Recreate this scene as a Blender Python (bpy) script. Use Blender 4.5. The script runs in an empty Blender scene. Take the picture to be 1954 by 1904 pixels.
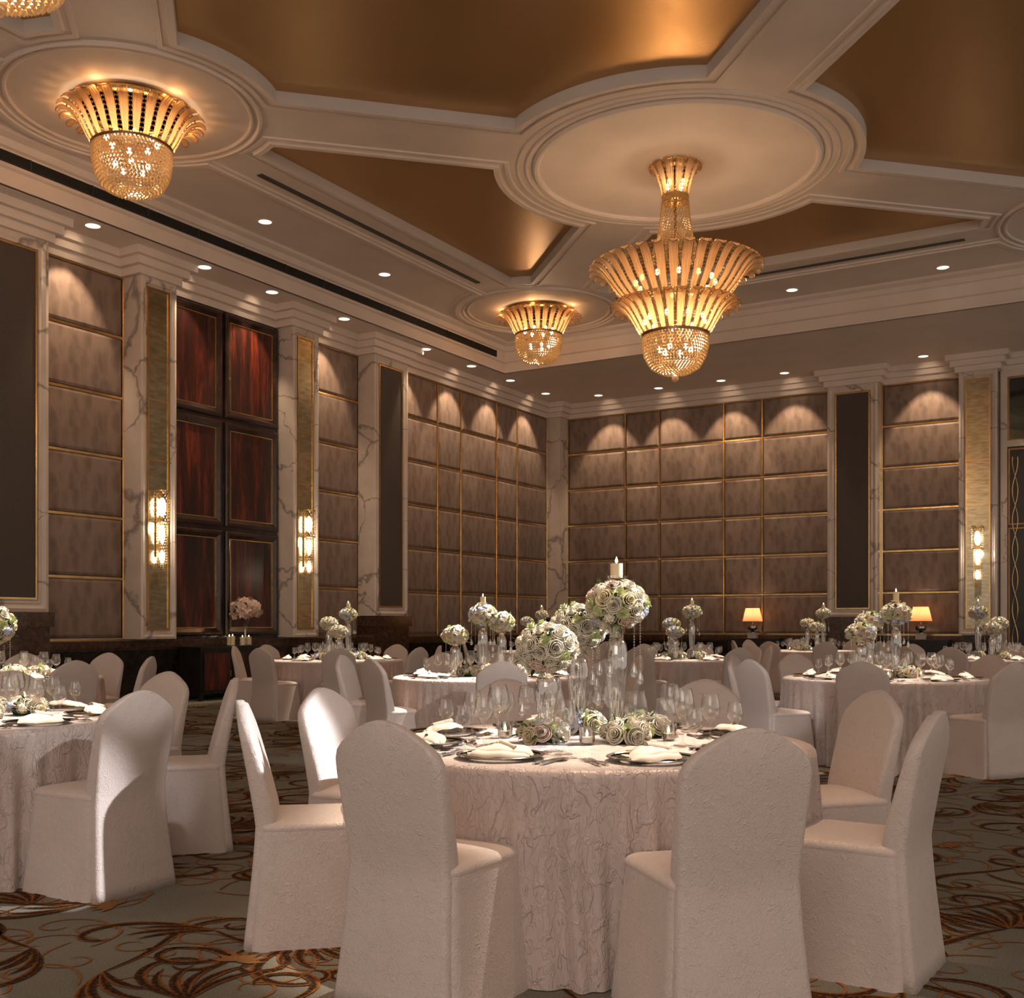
import bpy, math, random
from math import sin, cos, pi, radians, sqrt, atan2, hypot
from mathutils import Vector, Matrix
SC = bpy.context.scene
COL = SC.collection
random.seed(11)

# ------------------------------------------------------------------ camera
YAW = radians(31.02)
cam_d = bpy.data.cameras.new('camera'); cam = bpy.data.objects.new('camera', cam_d); COL.objects.link(cam)
cam.location = (0, 0, 1.25); cam.rotation_euler = (pi/2, 0, YAW)
cam_d.sensor_width = 36; cam_d.lens = 36*2082/1954; cam_d.shift_y = (1191-952)/1954
cam_d.clip_end = 200; cam_d.clip_start = 0.05
SC.camera = cam
# ------------------------------------------------------------------ world, exposure
W = bpy.data.worlds.new('room_air'); SC.world = W; W.use_nodes = True
W.node_tree.nodes['Background'].inputs[0].default_value = (1.0, 0.84, 0.72, 1)
W.node_tree.nodes['Background'].inputs[1].default_value = 0.57
SC.view_settings.view_transform = 'Standard'; SC.view_settings.look = 'None'
SC.view_settings.gamma = 1; SC.view_settings.exposure = 0.12
SC.view_settings.use_curve_mapping = False
SC.cycles.max_bounces = 7; SC.cycles.diffuse_bounces = 3; SC.cycles.glossy_bounces = 3
SC.cycles.transmission_bounces = 4; SC.cycles.transparent_max_bounces = 40
SC.cycles.caustics_reflective = False; SC.cycles.caustics_refractive = False
SC.cycles.sample_clamp_indirect = 3; SC.cycles.use_denoising = True

E_DOWN = 135.0      # wall washing downlights
E_UP = 60.0        # downlights in the high ceiling
E_PIN = 2600.0      # pin spots on the tables
E_CH = 29.0        # chandelier bulbs
WARM = (1.0, 0.72, 0.48); AMBER = (1.0, 0.58, 0.29); CREAM = (1.0, 0.86, 0.70)

def spot(name, loc, aim, e, ang, blend=.5, color=WARM, size=.05):
    l = bpy.data.lights.new(name, 'SPOT'); l.energy = e; l.spot_size = radians(ang); l.spot_blend = blend
    l.color = color; l.shadow_soft_size = size
    o = bpy.data.objects.new(name, l); COL.objects.link(o); o.location = loc
    o.rotation_euler = (Vector(aim)-Vector(loc)).to_track_quat('-Z', 'Y').to_euler(); return o
def point(name, loc, e, color=WARM, size=.08, parent=None):
    l = bpy.data.lights.new(name, 'POINT'); l.energy = e; l.color = color; l.shadow_soft_size = size
    o = bpy.data.objects.new(name, l); COL.objects.link(o); o.location = loc
    if parent: o.parent = parent
    return o
# seating axes of the ballroom: away from / across the room as the tables were set out
F = Vector((-sin(YAW), cos(YAW), 0)); R = Vector((cos(YAW), sin(YAW), 0))
def P(lat, dep, z=0.0): v = F*dep+R*lat; return Vector((v.x, v.y, z))
# tables: key, across, along, description
TABLES = [('hero', .33, 4.65, 'the front centre table'), ('B', -2.96, 5.80, 'the front left table'),
 ('C', 3.49, 10.2, 'the big right-hand table'), ('D', -.21, 10.5, 'the brightly lit middle table'),
 ('E', -2.47, 15.4, 'the far left table'), ('F', 2.45, 15.7, 'the table under the chandelier'),
 ('G', 5.66, 20.7, 'the farthest right table'), ('H', 6.89, 15.8, 'the far right table'),
 ('I', .55, 20.3, 'the farthest corner table'), ('N', -4.85, 10.3, 'the dim left table behind')]
PIN = dict(hero=1.0, B=1.7, C=1.1, D=4.0, E=1.4, F=1.2, G=1.0, H=1.0, I=1.0, N=2.6)
for k, la, de, _ in TABLES:
    c = P(la, de, .75)
    src = P(la+1.9, de+1.3, 6.9)
    spot('pin_spot', src, c+Vector((0, 0, .15)), E_PIN*PIN[k]*1.5, 16.5, .6, CREAM, .04)
    spot('seat_fill_spot', P(la, de, 6.92), c, 620 if k == 'hero' else 420, 27, .5, (1, .66, .42), .05)  # added warm spot without a fixture, brightens tabletop and chair seats
# unseen cool spots added to brighten the front flowers and single chairs
for la, de, z, tla, tde, tz, e, a in ((5.2, 5.8, 3.9, .14, 4.78, 1.17, 4200, 11), (3.6, 1.2, 4.2, -1.70, 5.02, 1.14, 620, 5.5), (4.0, 3.0, 4.2, -.92, 5.22, .98, 420, 5.5), (5.0, 2.5, 4.4, -.95, 9.6, .75, 900, 9), (-1.0, 2.2, 4.6, 2.1, 9.6, .8, 700, 8)):
    spot('added_accent_spot', P(la, de, z), P(tla, tde, tz), e, a, .25, (.93, .95, 1.0), .05)
# added fill area light, stands in for the unseen half of the ballroom
la_ = bpy.data.lights.new('house_fill', 'AREA'); la_.energy = 260; la_.size = 7; la_.color = (1.0, .86, .76)
lo_ = bpy.data.objects.new('house_fill', la_); COL.objects.link(lo_); lo_.location = (1.5, -5.5, 6.0)
lo_.rotation_euler = (Vector((-2, 5, .6))-Vector((1.5, -5.5, 6.0))).to_track_quat('-Z', 'Y').to_euler()

# ------------------------------------------------------------------ materials
def mat(name):
    m = bpy.data.materials.new(name); m.use_nodes = True; nt = m.node_tree
    for n in list(nt.nodes): nt.nodes.remove(n)
    out = nt.nodes.new('ShaderNodeOutputMaterial'); return m, nt, out
class N:
    def __init__(s, nt): s.nt = nt
    def __call__(s, t, **kw):
        n = s.nt.nodes.new('ShaderNode'+t)
        for k, v in kw.items():
            if k.startswith('i_'):
                key = k[2:]
                try: key = int(key)
                except ValueError: key = key.replace('_', ' ')
                if isinstance(v, bpy.types.NodeSocket): s.nt.links.new(v, n.inputs[key])
                else: n.inputs[key].default_value = v
            else: setattr(n, k, v)
        return n
def c4(c): return (*c, 1)
def ramp(n, fac, stops):
    r = n('ValToRGB'); n.nt.links.new(fac, r.inputs[0]); e = r.color_ramp.elements
    while len(e) < len(stops): e.new(.5)
    for i, (p, c) in enumerate(stops): e[i].position = p; e[i].color = c4(c)
    return r.outputs[0]
def coords(n, scale=(1, 1, 1), kind='Object'):
    tc = n('TexCoord'); mp = n('Mapping'); n.nt.links.new(tc.outputs[kind], mp.inputs[0]); mp.inputs['Scale'].default_value = scale
    return mp.outputs[0]
def pbsdf(n, out, color, rough=.5, metal=0, bump=None, bs=.3, bd=.02, spec=.5, sheen=0, rsock=None, coat=0):
    b = n('BsdfPrincipled')
    if isinstance(color, bpy.types.NodeSocket): n.nt.links.new(color, b.inputs['Base Color'])
    else: b.inputs['Base Color'].default_value = c4(color)
    b.inputs['Roughness'].default_value = rough; b.inputs['Metallic'].default_value = metal
    b.inputs['Specular IOR Level'].default_value = spec
    b.inputs['Sheen Weight'].default_value = sheen
    b.inputs['Coat Weight'].default_value = coat; b.inputs['Coat Roughness'].default_value = .12
    if rsock: n.nt.links.new(rsock, b.inputs['Roughness'])
    if bump is not None:
        bp = n('Bump', i_Strength=bs, i_Distance=bd); n.nt.links.new(bump, bp.inputs['Height']); n.nt.links.new(bp.outputs[0], b.inputs['Normal'])
    n.nt.links.new(b.outputs[0], out.inputs[0]); return b
M = {}
def simple(name, color, rough=.5, metal=0, spec=.5, nscale=0, namp=.15, coat=0):
    m, nt, out = mat(name); n = N(nt)
    if nscale:
        t = n('TexNoise', i_Vector=coords(n), i_Scale=nscale, i_Detail=4.0)
        lo = tuple(x*(1-namp) for x in color); hi = tuple(min(1, x*(1+namp)) for x in color)
        col = ramp(n, t.outputs[0], [(.35, lo), (.65, hi)])
    else: col = color
    pbsdf(n, out, col, rough, metal, spec=spec, coat=coat); M[name] = m
simple('plaster', (.84, .72, .63), .6, nscale=1.2, namp=.04)
simple('brass', (.80, .53, .22), .22, 1, nscale=6, namp=.12)
simple('brass_dark', (.30, .17, .08), .35, 1, nscale=6, namp=.15)
simple('silver', (.78, .76, .74), .12, 1, nscale=9, namp=.05)
simple('chrome_dark', (.35, .34, .34), .1, 1, nscale=3, namp=.05)
simple('black_wood', (.016, .012, .011), .3, nscale=5, namp=.4)
simple('dark_wood', (.035, .016, .012), .22, nscale=5, namp=.4, coat=.5)
simple('black_void', (.01, .01, .011), .6, nscale=5)
simple('grille_metal', (.05, .048, .042), .5, nscale=20)
simple('ivory_wax', (.93, .76, .46), .45, nscale=14, namp=.05)
simple('porcelain', (.82, .79, .75), .2, nscale=4, namp=.03)
simple('white_card', (.62, .57, .52), .6, nscale=9, namp=.05)
simple('border_carpet', (.26, .26, .20), .95, nscale=60, namp=.2)
simple('green_leaf', (.055, .11, .025), .45, nscale=20, namp=.35)
simple('dark_leaf', (.018, .045, .015), .4, nscale=20, namp=.35)
def petal(name, col, dark=.75):
    m, nt, out = mat(name); n = N(nt)
    t = n('TexNoise', i_Vector=coords(n), i_Scale=28.0, i_Detail=3.0)
    c = ramp(n, t.outputs[0], [(.3, tuple(x*dark for x in col)), (.7, col)])
    b = pbsdf(n, out, c, .55, spec=.3)
    b.inputs['Subsurface Weight'].default_value = 0
    M[name] = m
petal('petal_white', (.82, .76, .62)); petal('petal_blush', (.78, .56, .44)); petal('petal_blue', (.50, .53, .70)); petal('petal_green', (.60, .63, .34), .8)
petal('petal_lilac', (.55, .38, .58)); petal('petal_cream', (.84, .72, .46)); petal('petal_peach', (.80, .62, .50))

# brass-brown gold leaf of the ceiling fields
m, nt, out = mat('gold_leaf'); n = N(nt); v = coords(n)
t1 = n('TexNoise', i_Vector=v, i_Scale=.9, i_Detail=6.0, i_Roughness=.6); t2 = n('TexNoise', i_Vector=coords(n, (3, 14, 3)), i_Scale=2.0, i_Detail=5.0)
mx = n('Math', operation='ADD'); nt.links.new(t1.outputs[0], mx.inputs[0]); nt.links.new(t2.outputs[0], mx.inputs[1])
col = ramp(n, mx.outputs[0], [(.35, (.34, .18, .07)), (.65, (.52, .32, .14))])
rr = n('MapRange', i_From_Min=.6, i_From_Max=1.4, i_To_Min=.30, i_To_Max=.42); nt.links.new(mx.outputs[0], rr.inputs[0])
e_ = ramp(n, mx.outputs[0], [(.8, (.27, .13, .045)), (1.0, (.42, .23, .09))])
pbsdf(n, out, col, .35, .85, bump=t2.outputs[0], bs=.08, bd=.02, rsock=rr.outputs[0]); M['gold_leaf'] = m

def marble(name, base, vein, scale, width, rough, veinmix=1.0, seed=0., second=None):
    m, nt, out = mat(name); n = N(nt); v = coords(n)
    mp = n('Mapping', i_Vector=v, i_Location=(seed, seed*1.3, seed*.7), i_Rotation=(.5, .4, .7))
    d = n('TexNoise', i_Vector=mp.outputs[0], i_Scale=scale*.6, i_Detail=5.0, i_Roughness=.6)
    ad = n('VectorMath', operation='SCALE', i_Scale=.9/scale*1.6); nt.links.new(d.outputs['Color'], ad.inputs[0])
    a2 = n('VectorMath', operation='ADD'); nt.links.new(mp.outputs[0], a2.inputs[0]); nt.links.new(ad.outputs[0], a2.inputs[1])
    vo = n('TexVoronoi', feature='DISTANCE_TO_EDGE', i_Scale=scale); nt.links.new(a2.outputs[0], vo.inputs['Vector'])
    big = n('TexNoise', i_Vector=mp.outputs[0], i_Scale=scale*.9, i_Detail=2.0)
    wv = n('MapRange', i_From_Min=.42, i_From_Max=.72, i_To_Min=width*.15, i_To_Max=width); nt.links.new(big.outputs[0], wv.inputs[0])
    dv = n('Math', operation='DIVIDE'); nt.links.new(vo.outputs[0], dv.inputs[0]); nt.links.new(wv.outputs[0], dv.inputs[1])
    fac = n('MapRange', i_From_Min=.0, i_From_Max=1.0, i_To_Min=veinmix, i_To_Max=0.); nt.links.new(dv.outputs[0], fac.inputs[0])
    cl = n('TexNoise', i_Vector=mp.outputs[0], i_Scale=scale*2.5, i_Detail=5.0)
    bc = ramp(n, cl.outputs[0], [(.35, tuple(x*.88 for x in base) if not second else second), (.65, base)])
    mix = n('Mix', data_type='RGBA'); nt.links.new(fac.outputs[0], mix.inputs[0]); nt.links.new(bc, mix.inputs[6]); mix.inputs[7].default_value = c4(vein)
    pbsdf(n, out, mix.outputs[2], rough); M[name] = m
marble('white_marble', (.80, .68, .58), (.22, .18, .17), .9, .085, .18, .8)
marble('brown_marble', (.045, .022, .014), (.22, .13, .08), 5.5, .05, .14, .55, 3., (.10, .05, .03))
marble('black_marble', (.012, .010, .009), (.10, .07, .05), 3.5, .03, .14, .45, 7., (.028, .02, .015))

# taupe damask wall fabric with a woven leaf figure
m, nt, out = mat('wall_fabric'); n = N(nt); v = coords(n)
sx = n('SeparateXYZ'); nt.links.new(v, sx.inputs[0])
su = n('Math', operation='ADD'); nt.links.new(sx.outputs[0], su.inputs[0]); nt.links.new(sx.outputs[1], su.inputs[1])
cb = n('CombineXYZ'); nt.links.new(su.outputs[0], cb.inputs[0]); nt.links.new(sx.outputs[2], cb.inputs[1])
mp = n('Mapping', i_Vector=cb.outputs[0], i_Rotation=(0, 0, .45), i_Scale=(7, 2.6, 1))
dn = n('TexNoise', i_Vector=cb.outputs[0], i_Scale=3.5, i_Detail=2.0)
da = n('VectorMath', operation='SCALE', i_Scale=1.3); nt.links.new(dn.outputs['Color'], da.inputs[0])
db = n('VectorMath', operation='ADD'); nt.links.new(mp.outputs[0], db.inputs[0]); nt.links.new(da.outputs[0], db.inputs[1])
vo = n('TexVoronoi', feature='F1', i_Scale=1.0); nt.links.new(db.outputs[0], vo.inputs['Vector'])
gr = n('TexNoise', i_Vector=n('Mapping', i_Vector=cb.outputs[0], i_Scale=(60, 4, 1)).outputs[0], i_Scale=1.0, i_Detail=3.0)
fg = n('Math', operation='MULTIPLY', i_1=1.0); nt.links.new(vo.outputs[0], fg.inputs[0])
fs = n('Math', operation='MULTIPLY_ADD', i_1=.55); nt.links.new(gr.outputs[0], fs.inputs[0]); nt.links.new(fg.outputs[0], fs.inputs[2])
col = ramp(n, fs.outputs[0], [(.30, (.185, .130, .102)), (.62, (.225, .160, .126)), (.95, (.30, .217, .172))])
pbsdf(n, out, col, .42, bump=fs.outputs[0], bs=.35, bd=.01, sheen=.1, spec=.35); M['wall_fabric'] = m

simple('dark_fabric', (.085, .068, .058), .75, nscale=70, namp=.12)
# antique mirror strip
m, nt, out = mat('antique_mirror'); n = N(nt); t = n('TexNoise', i_Vector=coords(n, (2, 2, 7)), i_Scale=2.5, i_Detail=6.0)
col = ramp(n, t.outputs[0], [(.35, (.42, .36, .22)), (.7, (.66, .60, .44))]); pbsdf(n, out, col, .20, .92, bump=t.outputs[0], bs=.12, bd=.01); M['antique_mirror'] = m
simple('mirror_green', (.10, .12, .11), .04, .9, nscale=2, namp=.1)
# flame mahogany veneer
m, nt, out = mat('mahogany'); n = N(nt)
w = n('TexNoise', i_Vector=coords(n, (1.0, 5.5, .55)), i_Scale=1.0, i_Detail=6.0, i_Roughness=.6, i_Distortion=.6)
w2 = n('TexNoise', i_Vector=coords(n, (1, 18, 2.2)), i_Scale=2.0, i_Detail=4.0)
mm = n('Math', operation='MULTIPLY_ADD', i_1=.35); nt.links.new(w2.outputs[0], mm.inputs[0]); nt.links.new(w.outputs[0], mm.inputs[2])
col = ramp(n, mm.outputs[0], [(.55, (.018, .006, .005)), (.70, (.055, .011, .007)), (.86, (.21, .033, .012))])
pbsdf(n, out, col, .3, coat=.35); M['mahogany'] = m

def cloth_mat(name, color, dark, bscale, bs, rough, sheen, vert=1.0):
    m, nt, out = mat(name); n = N(nt)
    def crease(sc, scale, wd, dist):
        t = n('TexNoise', i_Vector=coords(n, sc), i_Scale=scale, i_Detail=2.5, i_Roughness=.55, i_Distortion=dist)
        a = n('Math', operation='SUBTRACT', i_1=.5); nt.links.new(t.outputs[0], a.inputs[0])
        b = n('Math', operation='ABSOLUTE'); nt.links.new(a.outputs[0], b.inputs[0])
        c = n('MapRange', i_From_Min=0., i_From_Max=wd, i_To_Min=1., i_To_Max=0.); c.interpolation_type = 'SMOOTHSTEP'; nt.links.new(b.outputs[0], c.inputs[0]); return c.outputs[0]
    c1 = crease((1, 1, vert), bscale, .035, .8); c2 = crease((1.2, 1.1, vert*.8), bscale*2.3, .06, .5)
    ad = n('Math', operation='MULTIPLY_ADD', i_1=.45); nt.links.new(c2, ad.inputs[0]); nt.links.new(c1, ad.inputs[2])
    mk = n('TexNoise', i_Vector=coords(n), i_Scale=bscale*1.1, i_Detail=1.0); mm_ = n('MapRange', i_From_Min=.44, i_From_Max=.58); nt.links.new(mk.outputs[0], mm_.inputs[0])
    c1m = n('Math', operation='MULTIPLY'); nt.links.new(c1, c1m.inputs[0]); nt.links.new(mm_.outputs[0], c1m.inputs[1]); nt.links.new(c1m.outputs[0], ad.inputs[2])
    lo = n('TexNoise', i_Vector=coords(n), i_Scale=bscale*.5, i_Detail=2.0)
    a3 = n('Math', operation='MULTIPLY_ADD', i_1=1.2); nt.links.new(lo.outputs[0], a3.inputs[0]); nt.links.new(ad.outputs[0], a3.inputs[2])
    tone = n('TexNoise', i_Vector=coords(n), i_Scale=3.0, i_Detail=2.0)
    col = ramp(n, tone.outputs[0], [(.3, dark), (.7, color)])
    pbsdf(n, out, col, rough, bump=a3.outputs[0], bs=bs, bd=.005, sheen=sheen, spec=.5); M[name] = m
cloth_mat('chair_cloth', (.68, .575, .52), (.62, .515, .465), 24, .42, .40, .25)
cloth_mat('table_cloth', (.63, .52, .475), (.57, .46, .42), 13, .85, .34, .2, .6)
cloth_mat('napkin_cloth', (.72, .60, .50), (.66, .54, .45), 60, .06, .6, .2)

# carpet
m, nt, out = mat('carpet_ground'); n = N(nt); v = coords(n)
t = n('TexNoise', i_Vector=v, i_Scale=160.0, i_Detail=2.0); t2 = n('TexNoise', i_Vector=v, i_Scale=1.2, i_Detail=3.0)
ad = n('Math', operation='MULTIPLY_ADD', i_1=.5); nt.links.new(t2.outputs[0], ad.inputs[0]); nt.links.new(t.outputs[0], ad.inputs[2])
col = ramp(n, ad.outputs[0], [(.55, (.16, .148, .118)), (.95, (.28, .262, .215))])
pbsdf(n, out, col, .95, bump=t.outputs[0], bs=.5, bd=.004, spec=.1); M['carpet_ground'] = m
def scroll_mat(name, mid, edge, k):
    m, nt, out = mat(name); n = N(nt); v = coords(n)
    at = n('Attribute', attribute_name='edge')
    ns = n('TexNoise', i_Vector=v, i_Scale=95.0, i_Detail=2.0)
    ad = n('Math', operation='MULTIPLY_ADD', i_1=1.6); nt.links.new(ns.outputs[0], ad.inputs[0]); nt.links.new(at.outputs['Fac'], ad.inputs[2])
    col = ramp(n, ad.outputs[0], [(k, mid), (k+.35 if k+.35 < 1 else 1, edge)])
    mr = n('MapRange', i_From_Min=.9, i_From_Max=1.7); nt.links.new(ad.outputs[0], mr.inputs[0])
    mx_ = n('Mix', data_type='RGBA'); nt.links.new(mr.outputs[0], mx_.inputs[0]); mx_.inputs[6].default_value = c4(mid); mx_.inputs[7].default_value = c4(edge)
    pbsdf(n, out, mx_.outputs[2], .95, bump=ns.outputs[0], bs=.4, bd=.004, spec=.1); M[name] = m
scroll_mat('scroll_brown', (.030, .016, .009), (.30, .105, .022), .6)
scroll_mat('scroll_orange', (.33, .14, .045), (.20, .12, .06), .6)

# thin clear glass: fresnel mix of clear and mirror, slight body
def thin_glass(name, tint, lo, hi, rough=.02):
    m, nt, out = mat(name); n = N(nt)
    tr = n('BsdfTransparent', i_Color=c4(tint)); gl = n('BsdfGlossy', i_Roughness=rough, i_Color=(1, 1, 1, 1))
    lw = n('LayerWeight', i_Blend=.5)
    pw = n('Math', operation='POWER', i_1=2.2); nt.links.new(lw.outputs['Facing'], pw.inputs[0])
    mr = n('MapRange', i_To_Min=lo, i_To_Max=hi); nt.links.new(pw.outputs[0], mr.inputs[0])
    mx = n('MixShader'); nt.links.new(mr.outputs[0], mx.inputs[0]); nt.links.new(tr.outputs[0], mx.inputs[1]); nt.links.new(gl.outputs[0], mx.inputs[2])
    nt.links.new(mx.outputs[0], out.inputs[0]); M[name] = m
thin_glass('clear_glass', (.985, .985, .98), .05, .85)
thin_glass('vase_glass', (.88, .88, .86), .38, .95, .04)
# crystal and amber glass of the chandeliers: let the bulbs behind shine through
def lit_glass(name, col, tr_w, gl_w, rough=.15, ribs=False, clear=.25):
    m, nt, out = mat(name); n = N(nt)
    tl = n('BsdfTranslucent', i_Color=c4(col)); df = n('BsdfDiffuse', i_Color=c4(col)); gl = n('BsdfGlossy', i_Roughness=rough, i_Color=(1, .93, .8, 1))
    a = n('MixShader', i_0=tr_w); nt.links.new(df.outputs[0], a.inputs[1]); nt.links.new(tl.outputs[0], a.inputs[2])
    b = n('MixShader', i_0=gl_w); nt.links.new(a.outputs[0], b.inputs[1]); nt.links.new(gl.outputs[0], b.inputs[2])
    tp = n('BsdfTransparent', i_Color=(1, .85, .6, 1)); c = n('MixShader', i_0=clear); nt.links.new(b.outputs[0], c.inputs[1]); nt.links.new(tp.outputs[0], c.inputs[2])
    if ribs:
        wv = n('TexWave', i_Vector=coords(n), i_Scale=9.0, i_Distortion=1.5); bp = n('Bump', i_Strength=.6, i_Distance=.02); nt.links.new(wv.outputs[1], bp.inputs['Height'])
        for q in (tl, df, gl): nt.links.new(bp.outputs[0], q.inputs['Normal'])
    nt.links.new(c.outputs[0], out.inputs[0]); M[name] = m
lit_glass('crystal', (1, .78, .50), .9, .35, .12, clear=.0)
lit_glass('amber_glass', (1, .62, .34), .85, .12, .25, True, .10)
lit_glass('lamp_shade', (.95, .50, .27), .9, .0, .5, clear=.0)
def emit(name, col, s):
    m, nt, out = mat(name); n = N(nt); e = n('Emission', i_Color=c4(col), i_Strength=s); nt.links.new(e.outputs[0], out.inputs[0]); M[name] = m
emit('bulb', (1, .72, .38), 13); emit('flame', (1, .80, .45), 30); emit('down_lamp', (1, .86, .66), 1.6); emit('sconce_bulb', (1, .82, .60), 9)
emit('wax_glow', (1, .62, .25), 1.2)

# ------------------------------------------------------------------ mesh helper
class MB:
    def __init__(s): s.v = []; s.f = []; s.att = None
    def box(s, x0, y0, z0, x1, y1, z1):
        b = len(s.v); s.v += [(x, y, z) for z in (z0, z1) for y in (y0, y1) for x in (x0, x1)]
        s.f += [tuple(b+i for i in q) for q in ((0, 2, 3, 1), (4, 5, 7, 6), (0, 1, 5, 4), (2, 6, 7, 3), (0, 4, 6, 2), (1, 3, 7, 5))]; return s
    def loft(s, rings, closed=True, cap0=False, cap1=False):
        b = len(s.v); k = len(rings[0])
        for r in rings: s.v += [tuple(p) for p in r]
        for i in range(len(rings)-1):
            for j in range(k if closed else k-1):
                j2 = (j+1) % k; a = b+i*k
                s.f.append((a+j, a+j2, a+k+j2, a+k+j))
        if cap0: s.f.append(tuple(b+j for j in reversed(range(k))))
        if cap1: s.f.append(tuple(b+(len(rings)-1)*k+j for j in range(k)))
        return s
    def lathe(s, prof, n=24, c=(0, 0, 0), a0=0):
        rings = [[(c[0]+r*cos(a0+2*pi*j/n), c[1]+r*sin(a0+2*pi*j/n), c[2]+z) for j in range(n)] for r, z in prof]
        return s.loft(rings, True, prof[0][0] > 1e-4 and False, False)
    def tube(s, pts, r, n=6, cap=True):
        rings = []; pts = [Vector(p) for p in pts]
        for i, p in enumerate(pts):
            d = (pts[min(i+1, len(pts)-1)]-pts[max(i-1, 0)]).normalized()
            u = d.orthogonal().normalized() if i == 0 else (u-d*u.dot(d)).normalized()
            w = d.cross(u); rr = r[i] if isinstance(r, (list, tuple)) else r
            rings.append([p+u*rr*cos(2*pi*j/n)+w*rr*sin(2*pi*j/n) for j in range(n)])
        return s.loft(rings, True, cap, cap)
    def ball(s, c, r, n=8, m=5, sz=1.0):
        return s.lathe([(r*sin(pi*i/m)+1e-5, -r*sz*cos(pi*i/m)) for i in range(m+1)], n, c)
    def octa(s, c, r, rz=None):
        rz = rz or r; x, y, z = c; b = len(s.v)
        s.v += [(x+r, y, z), (x, y+r, z), (x-r, y, z), (x, y-r, z), (x, y, z+rz), (x, y, z-rz)]
        s.f += [tuple(b+i for i in q) for q in ((0, 1, 4), (1, 2, 4), (2, 3, 4), (3, 0, 4), (1, 0, 5), (2, 1, 5), (3, 2, 5), (0, 3, 5))]; return s
    def add(s, o, mt=None):
        b = len(s.v); s.v += [tuple(mt @ Vector(p)) if mt else p for p in o.v]; s.f += [tuple(b+i for i in q) for q in o.f]; return s
    def mesh(s, name, mt, smooth=True):
        me = bpy.data.meshes.new(name); me.from_pydata(s.v, [], s.f); me.materials.append(M[mt] if isinstance(mt, str) else mt)
        if smooth:
            me.polygons.foreach_set('use_smooth', [True]*len(me.polygons))
            if smooth != 'all': me.set_sharp_from_angle(angle=radians(smooth if isinstance(smooth, (int, float)) and smooth is not True else 38))
        if s.att:
            a = me.attributes.new('edge', 'FLOAT', 'POINT'); a.data.foreach_set('value', s.att)
        me.validate(); me.update(); return me
    def build(s, name, mt, parent=None, smooth=True, loc=None):
        return obj(name, s.mesh(name, mt, smooth), parent, loc)
def obj(name, me, parent=None, loc=None, rz=0):
    o = bpy.data.objects.new(name, me); COL.objects.link(o)
    if parent: o.parent = parent
    if loc is not None: o.location = loc
    if rz: o.rotation_euler = (0, 0, rz)
    return o
def thing(name, label, cat, loc=(0, 0, 0), rz=0, group=None):
    o = bpy.data.objects.new(name, None); COL.objects.link(o); o.empty_display_size = .1
    o.location = loc; o.rotation_euler = (0, 0, rz); tag(o, label, cat, group); return o
def tag(o, label, cat, group=None, kind=None):
    o['label'] = label; o['category'] = cat
    if group: o['group'] = group
    if kind: o['kind'] = kind
    return o
def struct(o): o['kind'] = 'structure'; return o
def stuff(o): o['kind'] = 'stuff'; return o
def copy_tree(o, parent=None):
    c = o.copy(); COL.objects.link(c)
    if parent: c.parent = parent
    for ch in CH.get(o.name, []): copy_tree(ch, c)
    return c
CH = {}
def remember(root):
    for o in root.children_recursive:
        CH.setdefault(o.parent.name, []).append(o)
def rrect(x0, x1, y0, y1, r, z, k=4, bow=0):
    pts = []
    for cx, cy, a in ((x1-r, y1-r, 0), (x0+r, y1-r, pi/2), (x0+r, y0+r, pi), (x1-r, y0+r, 1.5*pi)):
        for i in range(k+1):
            t = a+pi/2*i/k; pts.append((cx+r*cos(t), cy+r*sin(t), z))
    return pts
def sweep(path, prof, closed=False):
    """path: 2D points, offsets go to the left of travel; prof: list of (offset, z)"""
    n = len(path); rings = []
    nrm = []
    for i in range(n):
        a = Vector(path[i-1]) if (i > 0 or closed) else None; b = Vector(path[i]); c = Vector(path[(i+1) % n]) if (i < n-1 or closed) else None
        d1 = (b-a).normalized() if a is not None else (c-b).normalized(); d2 = (c-b).normalized() if c is not None else d1
        n1 = Vector((-d1.y, d1.x)); n2 = Vector((-d2.y, d2.x)); m_ = (n1+n2)
        m_ = m_.normalized() if m_.length > 1e-6 else n1
        nrm.append(m_/max(.35, m_.dot(n1)))
    for o_, z in prof: rings.append([(path[i][0]+nrm[i].x*o_, path[i][1]+nrm[i].y*o_, z) for i in range(n)])
    return MB().loft(rings, closed), rings
def fill2d(name, loops, z, mt, parent=None, flip=False):
    cu = bpy.data.curves.new('tmp', 'CURVE'); cu.dimensions = '2D'; cu.fill_mode = 'BOTH'
    for lp in loops:
        sp = cu.splines.new('POLY'); sp.points.add(len(lp)-1); sp.use_cyclic_u = True
        for i, p in enumerate(lp): sp.points[i].co = (p[0], p[1], 0, 1)
    t = bpy.data.objects.new('tmp', cu); COL.objects.link(t); bpy.context.view_layer.update()
    me = bpy.data.meshes.new_from_object(t.evaluated_get(bpy.context.evaluated_depsgraph_get()))
    bpy.data.objects.remove(t); me.materials.clear(); me.materials.append(M[mt])
    me.name = name; o = obj(name, me, parent, (0, 0, z)); return o

XL, YB, ZP, ZS, ZC, ZW = -14.0, 25.45, 6.64, 7.0, 7.65, 1.02
COLP = .42      # how far the pilasters stand out
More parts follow.
